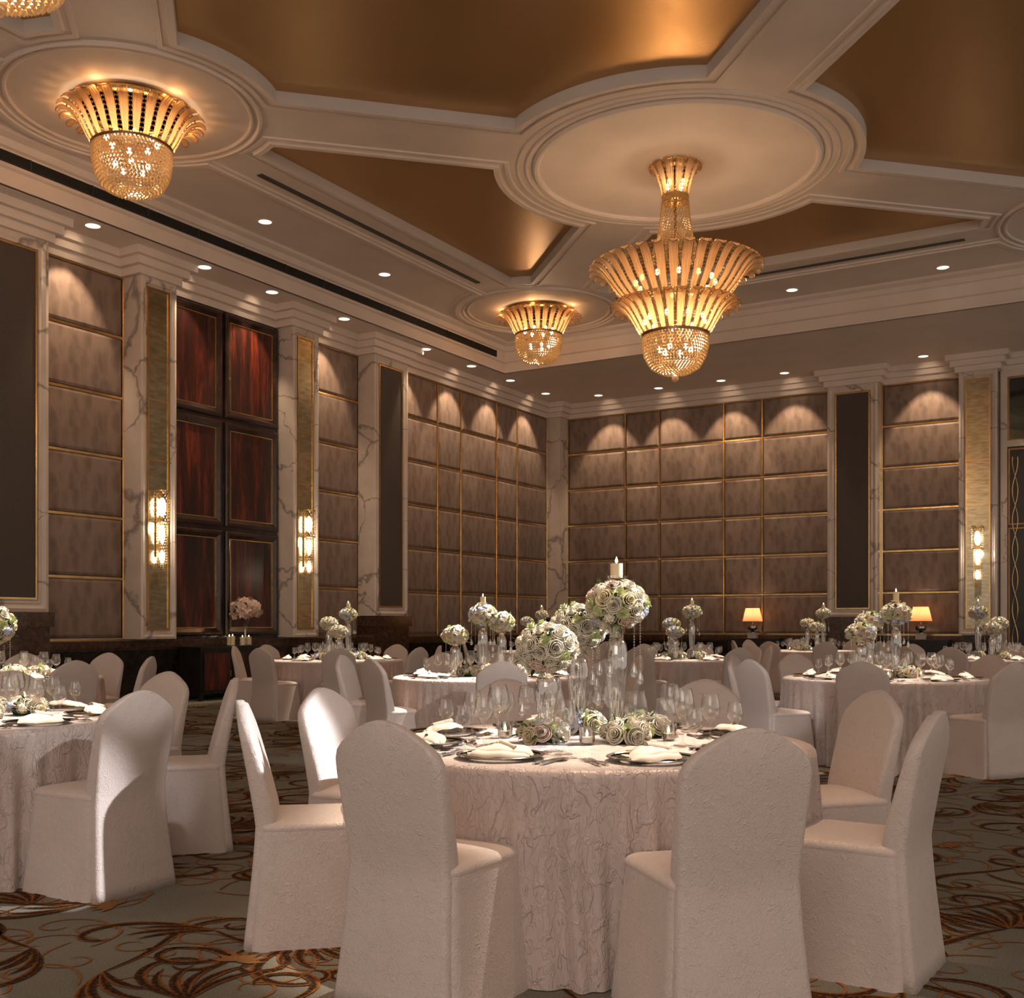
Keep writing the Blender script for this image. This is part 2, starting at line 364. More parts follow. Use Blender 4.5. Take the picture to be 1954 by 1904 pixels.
# ================================================================== floor
fl = struct(MB().box(-14.4, -5, -.1, 9, 26, 0).build('floor', 'carpet_ground', None, False))
bd = MB(); bd.box(-14.0, -5, .0, -13.0, 25.4, .004); bd.box(-13.0, 24.4, .0, 9, 25.4, .004); bd.build('carpet_border', 'border_carpet', fl, False)
def ribbon(mb, pts, w, z):
    b = len(mb.v); k = len(pts)
    for i, p in enumerate(pts):
        q0 = pts[max(0, i-1)]; q1 = pts[min(k-1, i+1)]
        dx, dy = q1[0]-q0[0], q1[1]-q0[1]; L = hypot(dx, dy) or 1
        nx, ny = -dy/L, dx/L; ww = w[i]
        for s_, e in ((-1, 1.0), (0, 0.0), (1, .35)):
            mb.v.append((p[0]+nx*ww*s_, p[1]+ny*ww*s_, z)); mb.att.append(e)
    for i in range(k-1):
        a = b+i*3
        mb.f += [(a, a+1, a+4, a+3), (a+1, a+2, a+5, a+4)]
def arc_path(x, y, a, ks, L, n):
    """integrate a path with curvature going through ks over length L"""
    pts = [(x, y)]; st = L/n
    for i in range(n):
        t = i/n*(len(ks)-1); j = min(int(t), len(ks)-2); k = ks[j]*(1-(t-j))+ks[j+1]*(t-j)
        a += k*st; x += cos(a)*st; y += sin(a)*st; pts.append((x, y))
    return pts, a
def infloor(x, y): return -12.9 < x < 8 and -.5 < y < 24.3
def scrolls():
    br = MB(); br.att = []; orr = MB(); orr.att = []
    rnd = random.Random(5)
    def stroke(mb, x, y, a, ks, L, w, n, taper=(.35, 1, .5), z=.0035):
        pts, ae = arc_path(x, y, a, ks, L, n)
        if not infloor(*pts[0]) or not infloor(*pts[-1]): return None
        ws = []
        for i in range(n+1):
            t = i/n; q = taper[0]*(1-2*t)+taper[1]*2*t if t < .5 else taper[1]*(2-2*t)+taper[2]*(2*t-1)
            e = min(1, (1-t)*n/1.5, t*n/1.5+.25); ws.append(w*q*max(.2, e))
        ribbon(mb, pts, ws, z); return pts, ae
    g = .66
    for iy in range(-1, 41):
        for ix in range(-22, 14):
            cx = ix*g+rnd.uniform(-.3, .3); cy = iy*g+rnd.uniform(-.3, .3)
            if not infloor(cx, cy): continue
            dep = cx*F.x+cy*F.y; lat = cx*R.x+cy*R.y
            if dep < 1.5 or abs(lat) > dep*.56+.8: continue
            near = dep < 8; n_ = 26 if near else 14
            a = rnd.uniform(0, 2*pi); s_ = rnd.choice((-1, 1)); w = .022
            r_ = stroke(br, cx, cy, a, [0, s_*1.6, -s_*1.2, -s_*5, -s_*13, -s_*20], rnd.uniform(.85, 1.2), w, n_)
            stroke(br, cx, cy, a+pi+.3*s_, [s_*.5, s_*2.5, s_*6, s_*16], rnd.uniform(.7, .95), w, n_, z=.004)
            for q in range(rnd.choice((3, 4, 5))):      # fan of fronds
                stroke(br, cx, cy, a+pi+s_*(.35+q*.28), [s_*1.0, s_*3.2, s_*4.5], rnd.uniform(.30, .46), .020, 9, (.5, 1, .35), z=.0045+q*.0001)
            if near or rnd.random() < .5:
                stroke(br, cx+cos(a)*.3, cy+sin(a)*.3, a-s_*.9, [-s_*2, -s_*7, -s_*13], .62, .021, 14, z=.0042)
            if rnd.random() < .3:                        # orange blossom
                bx, by = cx+rnd.uniform(-.5, .5), cy+rnd.uniform(-.5, .5)
                for q in range(7): stroke(orr, bx, by, a+q*.5, [1, 2], .12, .022, 4, (.3, 1, .3), z=.005+q*.0001)
            for q in range(7 if near else 3):
                ox, oy = cx+rnd.uniform(-.6, .6), cy+rnd.uniform(-.6, .6); sg = rnd.choice((-1, 1))
                stroke(orr, ox, oy, rnd.uniform(0, 6.28), [sg*1, sg*5, sg*11, sg*24], rnd.uniform(.45, .8), .0065 if near else .009, 20 if near else 10, (1, 1, .8), z=.0025+q*.0001)
    stuff(br.build('brown_scrolls', 'scroll_brown', fl, False)); stuff(orr.build('orange_scrolls', 'scroll_orange', fl, False))
scrolls()

# ================================================================== walls
def wall_frame(side):
    """returns map(u, d, z) -> world; u along the wall, d out of the panel plane"""
    if side == 'left': return lambda u, d, z: (XL+d, u, z)
    return lambda u, d, z: (u, YB-d, z)
class WB(MB):
    def __init__(s, side): super().__init__(); s.fr = wall_frame(side); s.side = side
    def slab(s, u0, u1, d0, d1, z0, z1):
        a = s.fr(u0, d0, z0); b = s.fr(u1, d1, z1)
        return s.box(min(a[0], b[0]), min(a[1], b[1]), min(a[2], b[2]), max(a[0], b[0]), max(a[1], b[1]), max(a[2], b[2]))
    def frame(s, u0, u1, z0, z1, w, d0, d1):
        s.slab(u0, u1, d0, d1, z0, z0+w); s.slab(u0, u1, d0, d1, z1-w, z1); s.slab(u0, u0+w, d0, d1, z0+w, z1-w); s.slab(u1-w, u1, d0, d1, z0+w, z1-w); return s
    def bevel_frame(s, u0, u1, z0, z1, prof):
        """mitred moulding: prof = (inset, out) list"""
        rings = []
        for ins, d in prof:
            rings.append([s.fr(u, d, z) for u, z in ((u0+ins, z0+ins), (u1-ins, z0+ins), (u1-ins, z1-ins), (u0+ins, z1-ins))])
        s.loft(rings, True); return s
WL = struct(MB().box(XL-.4, -5, 0, XL-.005, YB+.4, 8.2).build('wall_left', 'plaster', None, False))
WK = struct(MB().box(XL-.4, YB+.005, 0, 9, YB+.4, 8.2).build('wall_back', 'plaster', None, False))
WALL = {'left': WL, 'back': WK}
ROWH = (ZP-ZW)/6
PANEL = {}
def fabric_bay(side, us):
    par = WALL[side]
    for i in range(len(us)-1):
        for r in range(6):
            w = us[i+1]-us[i]; key = (side, round(w, 2))
            if key not in PANEL:
                b = WB(side); b.fr = (lambda u, d, z: (d, u, z)) if side == 'left' else (lambda u, d, z: (u, -d, z))
                g = .022; h = ROWH
                rings = []
                for ins, d in ((g, 0), (g, .012), (g+.012, .03), (g+.05, .052), (g+.062, .054)):
                    rings.append([b.fr(u, d, z) for u, z in ((-w/2+ins, ins), (w/2-ins, ins), (w/2-ins, h-ins), (-w/2+ins, h-ins))])
                b.loft(rings, True, False, True); PANEL[key] = b.mesh('fabric_panel', 'wall_fabric', 20)
            fr = wall_frame(side); c = fr((us[i]+us[i+1])/2, 0, ZW+r*ROWH); obj('fabric_panel', PANEL[key], par, c)
    for r in range(7):
        z = ZW+r*ROWH; b = WB(side)
        b.slab(us[0], us[-1], 0, .030, z-.020, z-.004); b.slab(us[0], us[-1], 0, .038, z-.004, z+.016)
        b.build('brass_rail', 'brass', par, False)
    for u in us:
        b = WB(side); b.slab(u-.018, u-.002, 0, .034, ZW, ZP); b.slab(u-.002, u+.016, 0, .042, ZW, ZP); b.build('brass_rail', 'brass', par, False)
def pilaster_wide(side, u0, u1):
    par = WALL[side]
    body = WB(side); body.slab(u0, u1, 0, COLP, 1.42, ZP+.02)
    p = body.build('pilaster', 'white_marble', par, False)
    m_ = WB(side); m_.bevel_frame(u0-.012, u1+.012, 1.42, ZP, [(0, COLP-.02), (0, COLP+.03), (.05, COLP+.045), (.11, COLP+.02), (.125, COLP+.03), (.15, COLP+.03), (.16, COLP+.005)])
    m_.build('marble_moulding', 'white_marble', p, False)
    WB(side).slab(u0+.19, u1-.19, COLP, COLP+.012, 1.62, ZP-.19).build('fabric_inset', 'dark_fabric', p, False)
    WB(side).frame(u0+.165, u1-.165, 1.595, ZP-.165, .026, COLP, COLP+.026).build('brass_frame', 'brass', p, False)
    q = WB(side); q.slab(u0-.02, u1+.02, 0, COLP+.05, 0, 1.21).build('pedestal', 'brown_marble', par, False)
    b = WB(side); b.slab(u0-.06, u1+.06, 0, COLP+.1, 1.21, 1.42); b.build('pedestal_cap', 'brown_marble', par, False)
def pilaster_narrow(side, u0, u1, sconce=None):
    par = WALL[side]
    body = WB(side); body.slab(u0, u1, 0, COLP, ZW, ZP+.02); p = body.build('pilaster', 'white_marble', par, False)
    m_ = WB(side); m_.bevel_frame(u0-.01, u1+.01, ZW, ZP, [(0, COLP-.02), (0, COLP+.03), (.04, COLP+.04), (.08, COLP+.02), (.09, COLP+.028), (.11, COLP+.004)])
    m_.build('marble_moulding', 'white_marble', p, False)
    zs = [ZW+.16, 3.81, 4.75, ZP-.16]
    for i in range(3):
        WB(side).slab(u0+.15, u1-.15, COLP, COLP+.01, zs[i]+.01, zs[i+1]-.01).build('mirror_pane', 'antique_mirror', p, False)
    b = WB(side); b.frame(u0+.125, u1-.125, zs[0]-.02, zs[3]+.02, .026, COLP, COLP+.026)
    for z in zs[1:3]: b.slab(u0+.13, u1-.13, COLP, COLP+.022, z-.012, z+.012)
    b.build('brass_frame', 'brass', p, False)
    if sconce:
        fr = wall_frame(side); c = fr((u0+u1)/2, COLP+.10, 0); make_sconce(c, sconce, side)
def make_sconce(c, label, side):
    t = thing('wall_sconce', label, 'lamp', (c[0], c[1], 0))
    g = MB()
    bk = WB(side); bk.fr = (lambda u, d, z: (-.08+d, u, z)) if side == 'left' else (lambda u, d, z: (u, .08-d, z))
    bk.slab(-.055, .055, 0, .02, 2.3, 3.3).build('back_plate', 'brass', t, False)
    cr = MB()
    for zz, r, zt, nr in ((2.85, .115, 3.32, 12), (2.20, .072, 2.84, 16)):
        for i in range(nr):
            z = zz+(zt-zz)*i/(nr-1)
            for j in range(14): cr.octa((r*cos(j*pi/7+i*.2), r*sin(j*pi/7+i*.2), z), .0115, .017)
    for j in range(9):
        L = random.uniform(.28, .46)
        for q in range(int(L/.028)): cr.octa((.055*cos(j*.7), .055*sin(j*.7), 2.18-q*.028), .008, .013)
    stuff(cr.build('crystal_beads', 'crystal', t, False))
    for z, r in ((3.33, .118), (2.845, .118), (2.19, .075)): MB().lathe([(r-.01, z-.008), (r, z-.008), (r, z+.008), (r-.01, z+.008)], 18).build('ring', 'brass', t)
    for z, r, q in ((3.08, .062, 2.4), (2.66, .045, 3.4), (2.30, .045, 2.3)):
        b = MB(); b.ball((0, 0, z), r, 12, 8, q); b.build('bulb', 'sconce_bulb', t)
    f = wall_frame(side)
    point('sconce_light', (0, 0, 2.75) if side == 'left' else (0, 0, 2.75), 14, CREAM, .12, t)
def wainscot(side, u0, u1):
    par = WALL[side]
    b = WB(side); b.slab(u0, u1, 0, .06, 0, .88).build('marble_wainscot', 'black_marble', par, False)
    b = WB(side); b.slab(u0, u1, 0, .11, .88, ZW-.03); b.slab(u0, u1, 0, .08, .84, .88); b.build('wainscot_cap', 'brown_marble', par, False)
def mahogany(side, u0, u1):
    par = WALL[side]; um = (u0+u1)/2
    WB(side).slab(u0, u1, 0, .06, ZW-.02, ZP).build('wood_backing', 'dark_wood', par, False)
    hh = (ZP-ZW)/3
    for a, b_ in ((u0, um), (um, u1)):
        for r in range(3):
            z0 = ZW+r*hh; z1 = z0+hh
            f = WB(side); f.bevel_frame(a+.0, b_-.0, z0, z1, [(.035, .06), (.035, .11), (.06, .13), (.10, .13), (.16, .09), (.17, .075)])
            o = f.build('wood_frame', 'dark_wood', par, False)
            WB(side).frame(a+.165, b_-.165, z0+.165, z1-.165, .016, .06, .092).build('brass_inlay', 'brass', o, False)
            WB(side).slab(a+.17, b_-.17, .06, .078, z0+.17, z1-.17).build('veneer_panel', 'mahogany', o, False)
SC_L = {5: 'crystal wall sconce on the mirrored pilaster left of the near wood panelling', 11: 'crystal wall sconce on the mirrored pilaster left of the mahogany panelling', 14: 'crystal wall sconce on the mirrored pilaster right of the mahogany panelling'}
for cy in (13.51, 5.01):
    fabric_bay('left', [cy-3.73, cy-2.05]); fabric_bay('left', [cy+2.03, cy+3.72])
    nearb = cy < 10
    pilaster_narrow('left', cy-2.05, cy-1.37, None if nearb else SC_L[11])
    pilaster_narrow('left', cy+1.36, cy+2.03, 'crystal wall sconce nearer the camera, on the left wall' if nearb else SC_L[14])
    mahogany('left', cy-1.37, cy+1.36)
for c in (17.77, 9.27, .77): pilaster_wide('left', c-.55, c+.55)
fabric_bay('left', [18.32, 20.0, 20.94, 22.5, 23.47, 25.0])
wainscot('left', -5, 25.0)
# corner pilaster
cp = MB().box(XL, 25.0, 1.0, XL+COLP, YB, ZP+.02); cpo = cp.build('pilaster', 'white_marble', WK, False)
MB().box(XL, 24.98, 0, XL+COLP+.03, YB, 1.42).build('pedestal', 'black_marble', WK, False)
fabric_bay('back', [-13.56, -11.90, -10.96, -9.27, -8.31, -6.66])
pilaster_wide('back', -6.64, -5.55)
fabric_bay('back', [-5.53, -3.85])
pilaster_narrow('back', -3.84, -3.10, 'crystal wall sconce on the mirrored pilaster of the back wall')
wainscot('back', XL, 9)
# marble surround with the dark glazed doors at the right
sr = WB('back'); sr.frame(-3.06, -.30, 0.0, ZP, .13, 0, .16); sr.slab(-2.94, -.42, 0, .155, 5.02, 5.15)
sro = struct(sr.build('trim_1', 'white_marble', None, False))
WB('back').slab(-2.93, -.43, 0, .05, 5.19, ZP-.17).build('mirror_pane', 'mirror_green', sro, False)
WB('back').frame(-2.93, -.43, 5.15, ZP-.13, .035, .03, .08).build('brass_frame', 'brass_dark', sro, False)
dr = struct(WB('back').slab(-2.93, -.43, 0, .12, 0, 5.02).build('door_1', 'black_wood', None, False))
for u in (-2.93, -1.68):
    for z0, z1 in ((.3, 3.3), (3.36, 4.98)):
        WB('back').frame(u+.02, u+1.23, z0, z1, .03, .12, .145).build('brass_frame', 'brass_dark', dr, False)
    b = MB(); 
    for s_ in range(2):
        pts = [(u+.15+.055*sin(z*5+s_*pi), YB-.14, z) for z in [.5+.1*i for i in range(44)]]
        b.tube(pts, .009, 5)
    b.build('brass_scrollwork', 'brass', dr)
fabric_bay('back', [-.3+.0, 1.4]); pilaster_wide('back', 1.42, 2.5)

# cornice: plan line of the wall with its pilasters, three corbelled steps
def plan():
    pts = [(XL, -5)]
    segs = []
    for cy in (5.01, 13.51): segs += [(cy-2.05, cy-1.37), (cy+1.36, cy+2.03)]
    for c in (.77, 9.27, 17.77): segs.append((c-.55, c+.55))
    for a, b in sorted(segs): pts += [(XL, a), (XL+COLP, a), (XL+COLP, b), (XL, b)]
    pts += [(XL, 25.0), (XL+COLP, 25.0), (XL+COLP, YB)]
    for a, b in ((-6.64, -5.55), (-3.84, -3.10), (1.42, 2.5)): pts += [(a, YB), (a, YB-COLP), (b, YB-COLP), (b, YB)]
    pts.append((9, YB)); return pts
PL = plan()
st = []
for i, (z0, z1) in enumerate(((ZP, ZP+.12), (ZP+.12, ZP+.24), (ZP+.24, ZS))):
    o0 = .035+.085*i
    st += [(-o0-.05, z0), (-o0-.05, z1)] if i == 0 else [(-o0-.05, z0), (-o0-.05, z1)]
cb, _ = sweep(PL, [(0, ZP)]+st)
tr = cb.build('trim_2', 'plaster', None, False); struct(tr)

# ================================================================== ceiling
XF, YF = -13.05, 21.35
cei = struct(MB().box(-14.4, -5, 8.3, 9, 26, 8.35).build('ceiling', 'plaster', None, False))
sof = MB(); sof.box(XL-.1, -5, ZS, XF, YB+.1, ZS+.05); sof.box(XF, YF, ZS, 9, YB+.1, ZS+.05); sof.build('soffit', 'plaster', cei, False)
path = [(XF, -5), (XF, YF), (9, YF)]
fz, _ = sweep(path, [(.03, ZS), (-.03, ZS), (-.03, ZS+.05), (0, ZS+.06), (0, ZS+.22), (-.05, ZS+.24), (-.05, ZS+.46), (-.09, ZS+.48), (-.14, ZS+.56), (-.24, ZS+.60), (-.24, ZC)])
fz.build('fascia_moulding', 'plaster', cei, False)
BIG = [(-5.91+10.19*i, 14.26-10.19*j) for i in (0, 1) for j in (0, 1)]
S = 10.19; SMALLR = 1.84; BIGR = 2.55; HB = .63
def arc(c, r, a0, a1, n):
    return [(c[0]+r*cos(a0+(a1-a0)*i/n), c[1]+r*sin(a0+(a1-a0)*i/n)) for i in range(n+1)]
def ang(c, p): return atan2(p[1]-c[1], p[0]-c[0])
def line_circ(c, r, d, nrm, off):
    """point at distance r from c on the line offset `off` along nrm, going towards d"""
    t = sqrt(r*r-off*off); return (c[0]+d[0]*t+nrm[0]*off, c[1]+d[1]*t+nrm[1]*off)
def diamond(sw, se, nb, sb, clip=None):
    """gold field between left small medallion sw, right small se, top big nb, bottom big sb"""
    q = 1/sqrt(2); pts = []
    # from left small: edges to nb (dir +,+) on its right side, and to sb (dir +,-) on its left side
    def pt(c, r, d, side):
        nrm = (-d[1]*side, d[0]*side); return line_circ(c, r, d, nrm, HB)
    def seg(c, r, p0, p1, n, cw):
        a0, a1 = ang(c, p0), ang(c, p1)
        if cw:
            while a1 > a0: a1 -= 2*pi
        else:
            while a1 < a0: a1 += 2*pi
        return arc(c, r, a0, a1, n)
    L0 = pt(sw, SMALLR, (q, q), -1); L1 = pt(sw, SMALLR, (q, -q), 1)
    B0 = pt(sb, BIGR, (-q, q), -1); B1 = pt(sb, BIGR, (q, q), 1)
    R0 = pt(se, SMALLR, (-q, -q), -1); R1 = pt(se, SMALLR, (-q, q), 1)
    T0 = pt(nb, BIGR, (q, -q), -1); T1 = pt(nb, BIGR, (-q, -q), 1)
    return seg(sw, SMALLR, L0, L1, 10, True)+seg(sb, BIGR, B0, B1, 26, True)+seg(se, SMALLR, R0, R1, 10, True)+seg(nb, BIGR, T0, T1, 26, True)
def clip_half(poly, f):
    """keep f(p)>=0 (Sutherland-Hodgman)"""
    out_ = []
    for i in range(len(poly)):
        a, b = poly[i-1], poly[i]; fa, fb = f(a), f(b)
        if (fa >= 0) != (fb >= 0):
            t = fa/(fa-fb); out_.append((a[0]+(b[0]-a[0])*t, a[1]+(b[1]-a[1])*t))
        if fb >= 0: out_.append(b)
    return out_
fields = []
for cx, cy in [(-5.91, 14.26-S/2), (-5.91, 14.26+S/2), (-11.0, 14.26), (-11.0, 14.26-S), (-.82, 14.26), (-.82, 14.26-S), (4.28, 14.26+S/2), (4.28, 14.26-S/2), (-5.91, 14.26-1.5*S)]:
    vert = abs((cx+5.91)/S-round((cx+5.91)/S)) < .1      # centre lies below/above a big one
    if vert: sw, se, nb, sb = (cx-S/2, cy), (cx+S/2, cy), (cx, cy+S/2), (cx, cy-S/2); pl = diamond(sw, se, nb, sb)
    else:
        # rotate the figure by 90 degrees: small medallions top and bottom
        base = diamond((-S/2, 0), (S/2, 0), (0, S/2), (0, -S/2)); pl = [(cx-p[1], cy+p[0]) for p in base]
    pl = clip_half(pl, lambda p: p[0]-(-10.58)); 
    if pl: pl = clip_half(pl, lambda p: 18.93-p[1])
    if pl: pl = clip_half(pl, lambda p: p[1]+3.5)
    if pl: pl = clip_half(pl, lambda p: 8.3-p[0])
    if pl and len(pl) > 3:
        cl_ = [pl[0]]
        for p in pl[1:]:
            if hypot(p[0]-cl_[-1][0], p[1]-cl_[-1][1]) > .02: cl_.append(p)
        if hypot(cl_[0][0]-cl_[-1][0], cl_[0][1]-cl_[-1][1]) < .02: cl_.pop()
        ar = sum(cl_[i-1][0]*cl_[i][1]-cl_[i][0]*cl_[i-1][1] for i in range(len(cl_)))
        if ar < 0: cl_.reverse()
        fields.append(cl_)
holes = []
for pl in fields:
    mb, rings = sweep(pl, [(0.01, ZC+.13), (0, ZC+.13), (0, ZC-.035), (-.075, ZC-.035), (-.075, ZC-.005), (-.095, ZC+.005), (-.16, ZC+.005), (-.16, ZC-.02), (-.215, ZC-.02), (-.225, ZC+.0)], True)
    mb.build('field_moulding', 'plaster', cei, False)
    holes.append([(p[0], p[1]) for p in rings[-1]])
    fill2d('gold_field', [pl], ZC+.12, 'gold_leaf', cei)
bx = [(XF-.3, -5), (9, -5), (9, YF+.3), (XF-.3, YF+.3)]
fill2d('ceiling_plane', [bx]+holes, ZC, 'plaster', cei)
# medallion rings
def ring(c, r, w, h, name='medallion_ring', n=72):
    MB().lathe([(r, ZC+.01), (r, ZC-h*.6), (r+w*.3, ZC-h), (r+w*.7, ZC-h), (r+w, ZC-h*.5), (r+w, ZC+.01)], n, (c[0], c[1], 0)).build(name, 'plaster', cei, 25)
for c in BIG[:4]:
    ring(c, 1.90, .10, .05); ring(c, 2.06, .05, .025); ring(c, 2.19, .04, .02)
for c in [(-11.0, 19.35), (-11.0, 9.16), (-11.0, -1.03), (-.82, 19.35), (-.82, 9.16), (-.82, -1.03)]:
    ring(c, 1.42, .05, .03); ring(c, 1.52, .05, .045)
# outer border of the coffer with rounded bulges round the small medallions
OB = []
rO = 1.80; dd = sqrt(rO*rO-.55*.55); a_ = atan2(dd, .55)
OB.append((-11.55, -4.9))
for cy in (-1.03, 9.16):
    OB += arc((-11.0, cy), rO, pi+a_, pi-a_, 22)
c = (-11.0, 19.35)
OB += arc(c, rO, pi+a_, pi/2-(pi-a_)+0, 36) if False else arc(c, rO, pi+a_, pi/2-a_, 36)
c2 = (-.82, 19.35); OB += arc(c2, rO, pi/2+a_, pi/2-a_, 22); OB.append((8.9, 19.9))
mb, _ = sweep(OB, [(-.26, ZC+.0), (-.25, ZC-.03), (-.19, ZC-.03), (-.18, ZC-.055), (-.10, ZC-.055), (-.08, ZC-.025), (0, ZC-.02), (.01, ZC)])
mb.build('border_moulding', 'plaster', cei, False)
# slots and grille
for nm, b in (('air_slot', (-11.13, 11.45, ZC-.012, -11.03, 17.2, ZC+.01)), ('air_slot', (-9.3, 19.38, ZC-.012, -2.9, 19.48, ZC+.01))):
    o = MB().box(*b).build(nm, 'grille_metal', None, False)
    tag(o, 'long dark air slot in the ceiling border parallel to the '+('left wall' if b[1] < 12 else 'back wall'), 'air vent')
gt = thing('air_grille', 'long black louvred air grille set in the left ceiling fascia', 'air vent', (XF, 0, 0))
MB().box(-.012, -4, 7.28, .052, 20.9, 7.43).build('backing', 'black_void', gt, False)
sl = MB()
for i in range(9): sl.box(.052, -4, 7.287+i*.0165, .072, 20.9, 7.292+i*.0165)
sl.build('louvres', 'grille_metal', gt, False)
for i in range(26): MB().box(.05, -3.6+i*.98, 7.28, .078, -3.585+i*.98, 7.43).build('mullion', 'grille_metal', gt, False)
# downlights
DLM = None
def downlight(x, y, z, label, e, wall=None):
    global DLM
    t = thing('downlight', label, 'ceiling light', (x, y, z))
    if DLM is None:
        a = MB().lathe([(.105, 0), (.105, -.008), (.13, -.006), (.135, 0)], 28).mesh('trim_ring', 'plaster')
        b = MB().lathe([(.105, -.003), (.09, .0), (.0001, .0)], 28).mesh('reflector', 'down_lamp')
        DLM = (a, b)
    obj('trim_ring', DLM[0], t); obj('reflector', DLM[1], t, (0, 0, -.003))
    if wall == 'left': aim = (x-2.9, y, 0)
    elif wall == 'back': aim = (x, y+2.9, 0)
    else: aim = (x, y, 0)
    spot('downlight_beam', (x, y, z-.03), aim, e, 66 if wall else 70, .45, WARM, .03)
    if wall: spot('downlight_spill', (x, y, z-.03), (x-.8, y, z-.33) if wall == 'left' else (x, y+.8, z-.33), 5, 62, 1, WARM, .02)
ORD = ['first', 'second', 'third', 'fourth', 'fifth', 'sixth', 'seventh', 'eighth', 'ninth', 'tenth', 'eleventh', 'twelfth']
for i, y in enumerate([23.73, 22.03, 20.35, 18.61, 15.97, 14.04, 12.50, 10.37, 7.7, 5.8, 4.2]):
    downlight(-13.29, y, ZS, 'recessed downlight over the left wall, %s from the room corner' % ORD[i], E_DOWN, 'left')
for i, x in enumerate([-12.26, -10.63, -9.04, -7.52, -4.5, -1.5]):
    downlight(x, 24.6, ZS, 'recessed downlight over the back wall, %s from the room corner' % ORD[i], E_DOWN*1.1, 'back')
for x, y, l in ((-12.3, 12.84, 'nearer of two recessed downlights in the high ceiling beside the left fascia'), (-12.28, 15.9, 'farther of two recessed downlights in the high ceiling beside the left fascia'),
                (-6.17, 20.66, 'left one of two recessed downlights in the high ceiling before the back wall'), (-3.46, 20.75, 'right one of two recessed downlights in the high ceiling before the back wall')):
    downlight(x, y, ZC, l, E_UP)

# ================================================================== chandeliers
def leaf_mesh(L, wd, curve, name='glass_leaf'):
    """curve: list of (out, up) through which the rib runs; x = sideways, y = out"""
    rings = []; n = len(curve)
    for i, (o_, u) in enumerate(curve):
        t = i/(n-1); w = wd*(.55+.75*sin(pi*min(1, t*1.15)*.62)) if t < .93 else wd*.55
        if t > .999: w = wd*.12
        cup = .25*w
        rings.append([(-w, o_+cup*.6, u), (-w*.55, o_-cup*.1, u), (0, o_+cup*.5, u-.004), (w*.55, o_-cup*.1, u), (w, o_+cup*.6, u)])
    b = MB().loft(rings, False)
    rim = MB()
    # raised rim along the upper edge reads as the dark outline of the glass
    k = int(n*.45)
    pts = [rings[i][0] for i in range(k, n)]+[rings[i][4] for i in range(n-1, k-1, -1)]
    rim.tube(pts, .0045, 4)
    return b.mesh(name, 'amber_glass', 50), rim.mesh('leaf_rim', 'brass')
def strand_mesh(curve, cols=2, pitch=.036, sp=.03):
    b = MB(); pts = [Vector((0, o_, u)) for o_, u in curve]; acc = 0
    for i in range(len(pts)-1):
        d = pts[i+1]-pts[i]; L = d.length; k = max(1, int(L/pitch))
        for j in range(k):
            p = pts[i]+d*(j/k)
            for c_ in range(cols): b.octa((p.x+(c_-(cols-1)/2)*sp, p.y, p.z), .0135, .016)
    return b.mesh('crystal_strand', 'crystal', False)
def bowl(prof, rows, t, mt='crystal', r0=.0215, pitch=.046):
    b = MB(); 
    L = [0]
    for i in range(len(prof)-1): L.append(L[-1]+hypot(prof[i+1][0]-prof[i][0], prof[i+1][1]-prof[i][1]))
    for q in range(rows):
        s_ = L[-1]*q/(rows-1); i = 0
        while i < len(L)-2 and L[i+1] < s_: i += 1
        f = (s_-L[i])/(L[i+1]-L[i]); r = prof[i][0]*(1-f)+prof[i+1][0]*f; z = prof[i][1]*(1-f)+prof[i+1][1]*f
        n_ = max(1, int(2*pi*r/pitch))
        for j in range(n_): b.octa((r*cos(2*pi*(j+.5*(q % 2))/n_), r*sin(2*pi*(j+.5*(q % 2))/n_), z), r0, r0*1.15)
    return stuff(b.build('crystal_net', mt, t, False))
def tier(t, n, curve, wd, off=0, cols=2):
    lm, rm = leaf_mesh(1, wd, curve); sm = strand_mesh(curve[:int(len(curve)*.85)], cols)
    for i in range(n):
        a = 2*pi*i/n+off
        o = obj('glass_leaf', lm, t, (0, 0, 0), a); obj('leaf_rim', rm, o)
        obj('crystal_strand', sm, t, (0, 0, 0), a+pi/n)
def cv(pts, n=14):
    """smooth curve through control points (out, up)"""
    out_ = []; k = len(pts)-1
    for i in range(n+1):
        t = i/n*k; j = min(int(t), k-1); f = t-j
        p0, p1, p2, p3 = pts[max(0, j-1)], pts[j], pts[j+1], pts[min(k, j+2)]
        out_.append(tuple(.5*((2*p1[q])+(-p0[q]+p2[q])*f+(2*p0[q]-5*p1[q]+4*p2[q]-p3[q])*f*f+(-p0[q]+3*p1[q]-3*p2[q]+p3[q])*f**3) for q in (0, 1)))
    return out_
def small_ch():
    t = thing('flush_chandelier', '', 'chandelier')
    MB().lathe([(.0001, 0), (.66, 0), (.68, -.03), (.66, -.07), (.60, -.08)], 48).build('ceiling_plate', 'brass', t)
    tier(t, 26, cv([(.46, -.52), (.53, -.40), (.60, -.26), (.68, -.15), (.80, -.10), (.88, -.16)]), .046, 0, 2)
    MB().lathe([(.465, -.53), (.485, -.53), (.49, -.50), (.465, -.49)], 48).build('ring', 'brass_dark', t)
    bowl([(.47, -.54), (.465, -.70), (.44, -.84), (.36, -.99), (.22, -1.06), (.02, -1.08)], 19, t)
    MB().ball((0, 0, -1.13), .035, 10, 6).build('crystal_ball', 'crystal', t)
    for i in range(8):
        a = i*pi/4+.2; b = MB(); b.ball((.30*cos(a), .30*sin(a), -.42), .035, 8, 5, 1.3); b.build('bulb', 'bulb', t)
    for i in range(5):
        a = i*2*pi/5+.5; b = MB(); b.ball((.2*cos(a), .2*sin(a), -.74), .03, 8, 5, 1.3); b.build('bulb', 'bulb', t)
    return t
